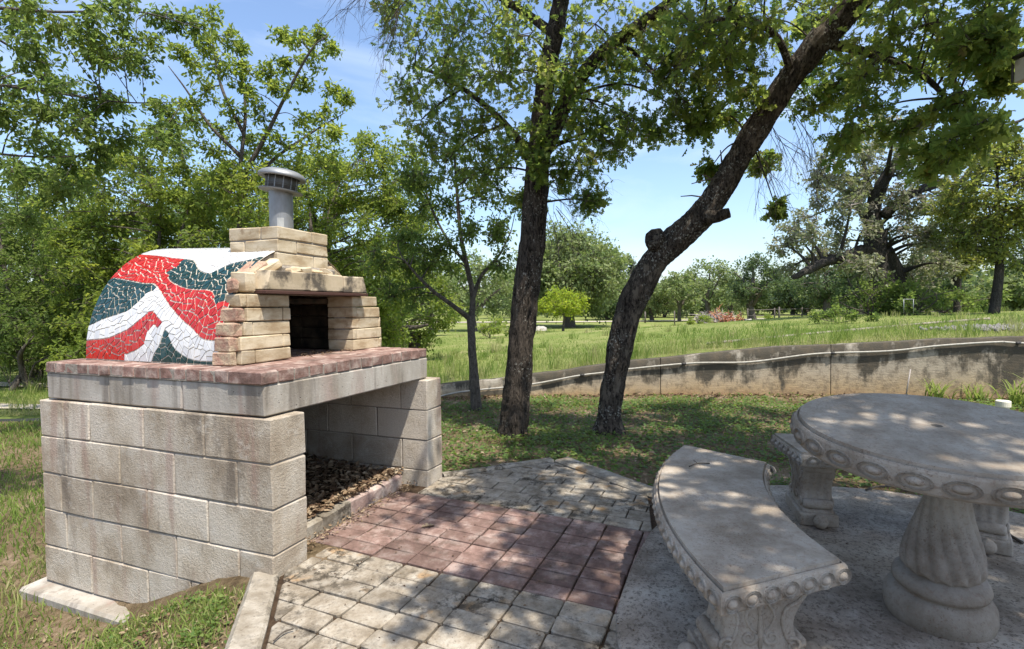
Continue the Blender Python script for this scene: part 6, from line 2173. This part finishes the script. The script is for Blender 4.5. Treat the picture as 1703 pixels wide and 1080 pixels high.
tx_ = []
for k in range(420):
    dd0 = math.exp(rc.uniform(math.log(.3), math.log(30))); s0 = rc.uniform(-1, 1) * (7.4 + dd0) + .4; d0 = float(wall_d(s0)) + .2 + dd0
    m_ = 26
    tx_.append(np.stack([s0 + rc.normal(size=m_) * (.05 + .004 * dd0), d0 + rc.normal(size=m_) * .06, np.full(m_, rc.uniform(.16, .36)), np.full(m_, dd0), np.full(m_, rc.uniform(.1, 1))], 1))
T_ = np.concatenate(tx_)
x = CAM[0] + HR[0] * T_[:, 0] + HF[0] * T_[:, 1]; y = CAM[1] + HR[1] * T_[:, 0] + HF[1] * T_[:, 1]
blades('grass', x, y, field_z(T_[:, 0], T_[:, 1]) - .01, T_[:, 2] * rc.uniform(.6, 1.1, len(x)), .003 + .0007 * T_[:, 3] ** .9, rc, MAT['grass'], np.clip(T_[:, 4] + rc.normal(size=len(x)) * .1, 0, 1), .5)

# low ground cover on the shady lawn
s, d_ = scatter(110000, -1.6, 8.5, 2.6, 7.6, rc, .8)
x = CAM[0] + HR[0] * s + HF[0] * d_; y = CAM[1] + HR[1] * s + HF[1] * d_
nz = noise_at(x, y, 1.1) + .6 * noise_at(x, y, 3.7, 4)
ok = free(x, y) & (d_ < wall_d(s) - .05) & (rc.uniform(size=len(x)) < np.clip(.62 + nz * .75 - .9 * np.clip((d_ - wall_d(s) + .55) / .5, 0, 1), .04, 1))
ok &= np.hypot(x - at(853, 722, 5.29)[0], y - at(853, 722, 5.29)[1]) > .17
ok &= np.hypot(x - at(1013, 720, 5.31)[0], y - at(1013, 720, 5.31)[1]) > .17
x, y, s, d_, nz = x[ok], y[ok], s[ok], d_[ok], nz[ok]
n = len(x)
P = np.stack([x, y, lawn_z(s, d_) + .008 + .035 * rc.uniform(size=n) ** 1.5], 1)
A = rc.normal(size=(n, 3)); A[:, 2] = A[:, 2] * .25
Nn = rc.normal(size=(n, 3)) * .35; Nn[:, 2] += 1
V, F, k = leaf_arrays(P, A, Nn, rc.uniform(.022, .046, n), 'diamond')
tone = np.clip(.42 + .3 * nz + rc.normal(size=n) * .18, 0, 1)
tag(big('ground_cover', V, F, MAT['clover'], None, False, np.repeat(tone, k)), kind='stuff')
s, d_ = scatter(22000, -1.6, 8.5, 2.6, 7.6, rc, .8)
x = CAM[0] + HR[0] * s + HF[0] * d_; y = CAM[1] + HR[1] * s + HF[1] * d_
nz = noise_at(x, y, .9, 7)
ok = free(x, y) & (d_ < wall_d(s) - .05) & (rc.uniform(size=len(x)) < np.clip(.35 + nz * .9, .03, 1))
x, y, s, d_ = x[ok], y[ok], s[ok], d_[ok]
blades('grass', x, y, lawn_z(s, d_) - .005, rc.uniform(.025, .075, len(x)), .0022, rc, MAT['grass'], np.clip(rc.normal(size=len(x)) * .2 + .35, 0, 1), .7)

# grass left of the oven
s, d_ = scatter(120000, -9.5, -1.0, .9, 9.2, rc, 1.35)
ok = (np.abs(s) < d_ * 1.02 + .4)
s, d_ = s[ok], d_[ok]
x = CAM[0] + HR[0] * s + HF[0] * d_; y = CAM[1] + HR[1] * s + HF[1] * d_
nz = noise_at(x, y, .9) + .6 * noise_at(x, y, 2.9, 4)
bank = np.clip(1 - np.hypot(x + .35, y - .25) / .75, 0, 1)
ok = free(x, y) & (d_ < wall_d(s)) & (rc.uniform(size=len(x)) < np.clip(.70 + nz * .7 - bank * .12, .02, 1))
x, y, s, d_, nz, bank = x[ok], y[ok], s[ok], d_[ok], nz[ok], bank[ok]
tone = np.clip(.33 + .3 * nz + rc.normal(size=len(x)) * .18 + .12 * (d_ < 3.2) + .35 * bank, 0, 1)
blades('grass', x, y, lawn_z(s, d_) - .006, rc.uniform(.03, .085, len(x)) * (1 + .25 * nz), .0022 + .0004 * d_, rc, MAT['grass'], tone, .75)
# short grass clinging to the bank
x = -.35 + rc.normal(size=14000) * .42; y = .38 + rc.normal(size=14000) * .42
nz = noise_at(x, y, 3.5, 2)
ok = free(x, y) & (rc.uniform(size=len(x)) < np.clip(.45 + nz * .9, 0, 1))
x, y = x[ok], y[ok]; s, d_ = to_sd(x, y)
blades('grass', x, y, lawn_z(s, d_) - .004, rc.uniform(.018, .055, len(x)), .0024, rc, MAT['grass'], np.clip(rc.normal(size=len(x)) * .25 + .5, 0, 1), .8)
# weeds on the bank by the kerb
x = -.35 + rc.normal(size=26000) * .40; y = .32 + rc.normal(size=26000) * .40
nz = noise_at(x, y, 4.5)
ok = free(x, y) & (rc.uniform(size=len(x)) < np.clip(.04 + nz * .9, 0, .6))
x, y = x[ok], y[ok]; s, d_ = to_sd(x, y); n = len(x)
P = np.stack([x, y, lawn_z(s, d_) + .006 + .03 * rc.uniform(size=n) ** 1.5], 1)
A = rc.normal(size=(n, 3)); A[:, 2] *= .3
Nn = rc.normal(size=(n, 3)) * .35; Nn[:, 2] += 1
V, F, k = leaf_arrays(P, A, Nn, rc.uniform(.012, .026, n), 'diamond')
tag(big('weeds', V, F, MAT['clover'], None, False, np.repeat(np.clip(rc.normal(size=n) * .2 + .6, 0, 1), k)), kind='stuff')


def litter(name, x, y, z, size, rng, lo=0, hi=1, tilt=.45):
    n = len(x)
    P = np.stack([x, y, z], 1)
    A = rng.normal(size=(n, 3)); A[:, 2] *= tilt * .5
    Nn = rng.normal(size=(n, 3)) * tilt; Nn[:, 2] += 1
    V, F, k = leaf_arrays(P, A, Nn, size, 'simple')
    return tag(big(name, V, F, MAT['dry_leaf'], None, False, np.repeat(rng.uniform(lo, hi, n), k)), kind='stuff')


# dry leaves: under the oven, along the foot of the wall, over bank, lawn and paving
n = 3600
x = rc.uniform(.215, 1.32, n); y = .185 + rc.uniform(size=n) ** 1.5 * 1.25
litter('leaf_litter', x, y, .064 + .02 * (y < .225) + rc.uniform(0, .03, n) + .035 * np.clip((y - .3) / .6, 0, 1), rc.uniform(.018, .052, n), rc, .15, 1)
n = 420
x = rc.uniform(.215, 1.33, n); y = .10 + rc.normal(size=n) * .05
ok = (y > .02) & (y < .15); x, y = x[ok], y[ok]
litter('leaf_litter', x, y, .006 + rc.uniform(0, .02, len(x)), rc.uniform(.008, .024, len(x)), rc, .35, 1)
n = 1500
s = rc.uniform(-1.3, 8, n); d_ = wall_d(s) - .02 - np.abs(rc.normal(size=n)) * .16
x = CAM[0] + HR[0] * s + HF[0] * d_; y = CAM[1] + HR[1] * s + HF[1] * d_
litter('leaf_litter', x, y, lawn_z(s, d_) + .012, rc.uniform(.03, .075, n), rc, .1, .8)
s, d_ = scatter(2600, -1.4, 6, 3, 7.3, rc); x = CAM[0] + HR[0] * s + HF[0] * d_; y = CAM[1] + HR[1] * s + HF[1] * d_
ok = free(x, y); x, y, s, d_ = x[ok], y[ok], s[ok], d_[ok]
litter('leaf_litter', x, y, lawn_z(s, d_) + .03, rc.uniform(.02, .05, len(x)), rc, .1, 1)
x = -.4 + rc.normal(size=2600) * .5; y = .35 + rc.normal(size=2600) * .45
ok = free(x, y); x, y = x[ok], y[ok]; s, d_ = to_sd(x, y)
litter('leaf_litter', x, y, lawn_z(s, d_) + .008, rc.uniform(.012, .036, len(x)), rc, .2, 1)
n = 900
x = rc.uniform(-.6, 2.2, n); y = rc.uniform(-3.4, .05, n)
ok = np.array([pip_((a, b), POLY) or in_pad(a, b) for a, b in zip(x, y)]); x, y = x[ok], y[ok]
zz = np.where(np.array([in_pad(a, b) for a, b in zip(x, y)]), .026, .004)
litter('leaf_litter', x, y, zz, rc.uniform(.005, .016, len(x)), rc, 0, .4, .2)
n = 90
x = rc.uniform(.54, 1.09, n); y = rc.uniform(.36, .62, n)
litter('leaf_litter', x, y, .911 + rc.uniform(0, .006, n), rc.uniform(.01, .035, n), rc, .1, .8)

P = gz(698, 878, .006)
V, F, k = leaf_arrays(np.array([P]), np.array([[.6, -.5, .05]]), np.array([[.1, .1, 1.0]]), np.array([.085]), 'lobed')
me = np_mesh('fallen_leaf', V - P, F, MAT['dry_leaf'], False, np.full(len(V), .85))
tag(link_mesh('fallen_leaf', me, P), 'single yellowish lobed leaf lying on the red pavers', 'leaf')
for i, (a, b_, r_, lab) in enumerate([((1180, 771), (1146, 776), .003, 'small forked dry twig lying on the seat of the nearest bench'), ((455, 1066), (488, 1046), .003, 'short dark twig on the pale pavers beside the kerb stone'),
                                (((1670, 885)), (1700, 903), .008, 'crooked dry stick on the concrete pad right of the table pedestal'), ((1440, 815), (1482, 809), .006, 'pale dry stick at the lawn edge of the concrete pad under the table rim')]):
    z = .428 if i == 0 else (.010 if i == 1 else .03)
    p, q_ = gz(*a, z), gz(*b_, z)
    g = Geo(); m_ = (p + q_) / 2 + np.array([.01, .008, .004])
    g.tube(spline([p, m_, q_], 5), r_, 5)
    if i == 0: g.tube([m_, m_ + np.array([.03, .02, .004])], .002, 4)
    tag(g.build('dry_twig', MAT['twig']), lab, 'twig', 'dry twigs lying about')

# strap leaved plants at the wall
def strap(px, py, n, h, label, seed):
    rr = np.random.default_rng(seed)
    B = gz(px, py, -.02); B[2] = gzat(B)
    root = empty('strap_leaf_plant', B, label, 'plant', 'strap leaved plants along the wall')
    V, F, tone = [], [], []
    for k in range(n):
        a = rr.uniform(0, 6.28); l = h * rr.uniform(.55, 1.25); out = rr.uniform(.25, .9) * l
        p0 = B + np.array([rr.normal() * .06, rr.normal() * .06, -.01])
        w = rr.uniform(.006, .011)
        sx, sy = -math.sin(a) * w, math.cos(a) * w
        b0 = len(V)
        for i in range(6):
            f = i / 5
            r_ = out * f ** 1.4; z = l * (f * 1.15 - .45 * f ** 2.6)
            ww = (1 - f ** 2) + .03
            c = p0 + np.array([math.cos(a) * r_, math.sin(a) * r_, z])
            V += [c + np.array([sx, sy, 0]) * ww, c - np.array([sx, sy, 0]) * ww]
            tone += [rr.uniform(.3, .4) + .35 * f] * 2
        for i in range(5): F.append((b0 + 2 * i, b0 + 2 * i + 1, b0 + 2 * i + 3, b0 + 2 * i + 2))
    big('leaves', np.array(V), np.array(F), MAT['grass'], root, False, np.array(tone))


strap(1560, 668, 46, .34, 'strap leaved plant at the foot of the wall, leftmost behind the table', 81)
strap(1625, 668, 40, .26, 'strap leaved plant between the leftmost one and the cream standpipe', 82)
strap(1690, 676, 50, .40, 'strap leaved plant on the right of the cream standpipe', 83)
strap(1745, 684, 60, .55, 'taller strap leaved plant cut by the right edge behind the table', 84)
g = Geo(); p = wall_hit(1508, 700); 
a = gz(1506, 662, .0); bb = sd(*[float(c) for c in (to_sd(a[0] + .1, a[1] - .1))]); 
g.tube([a, a + np.array([.05, -.06, .36])], .008, 5); tag(g.build('dry_reed', MAT['brush']), 'bare dry reed leaning against the wall behind the table', 'stem')
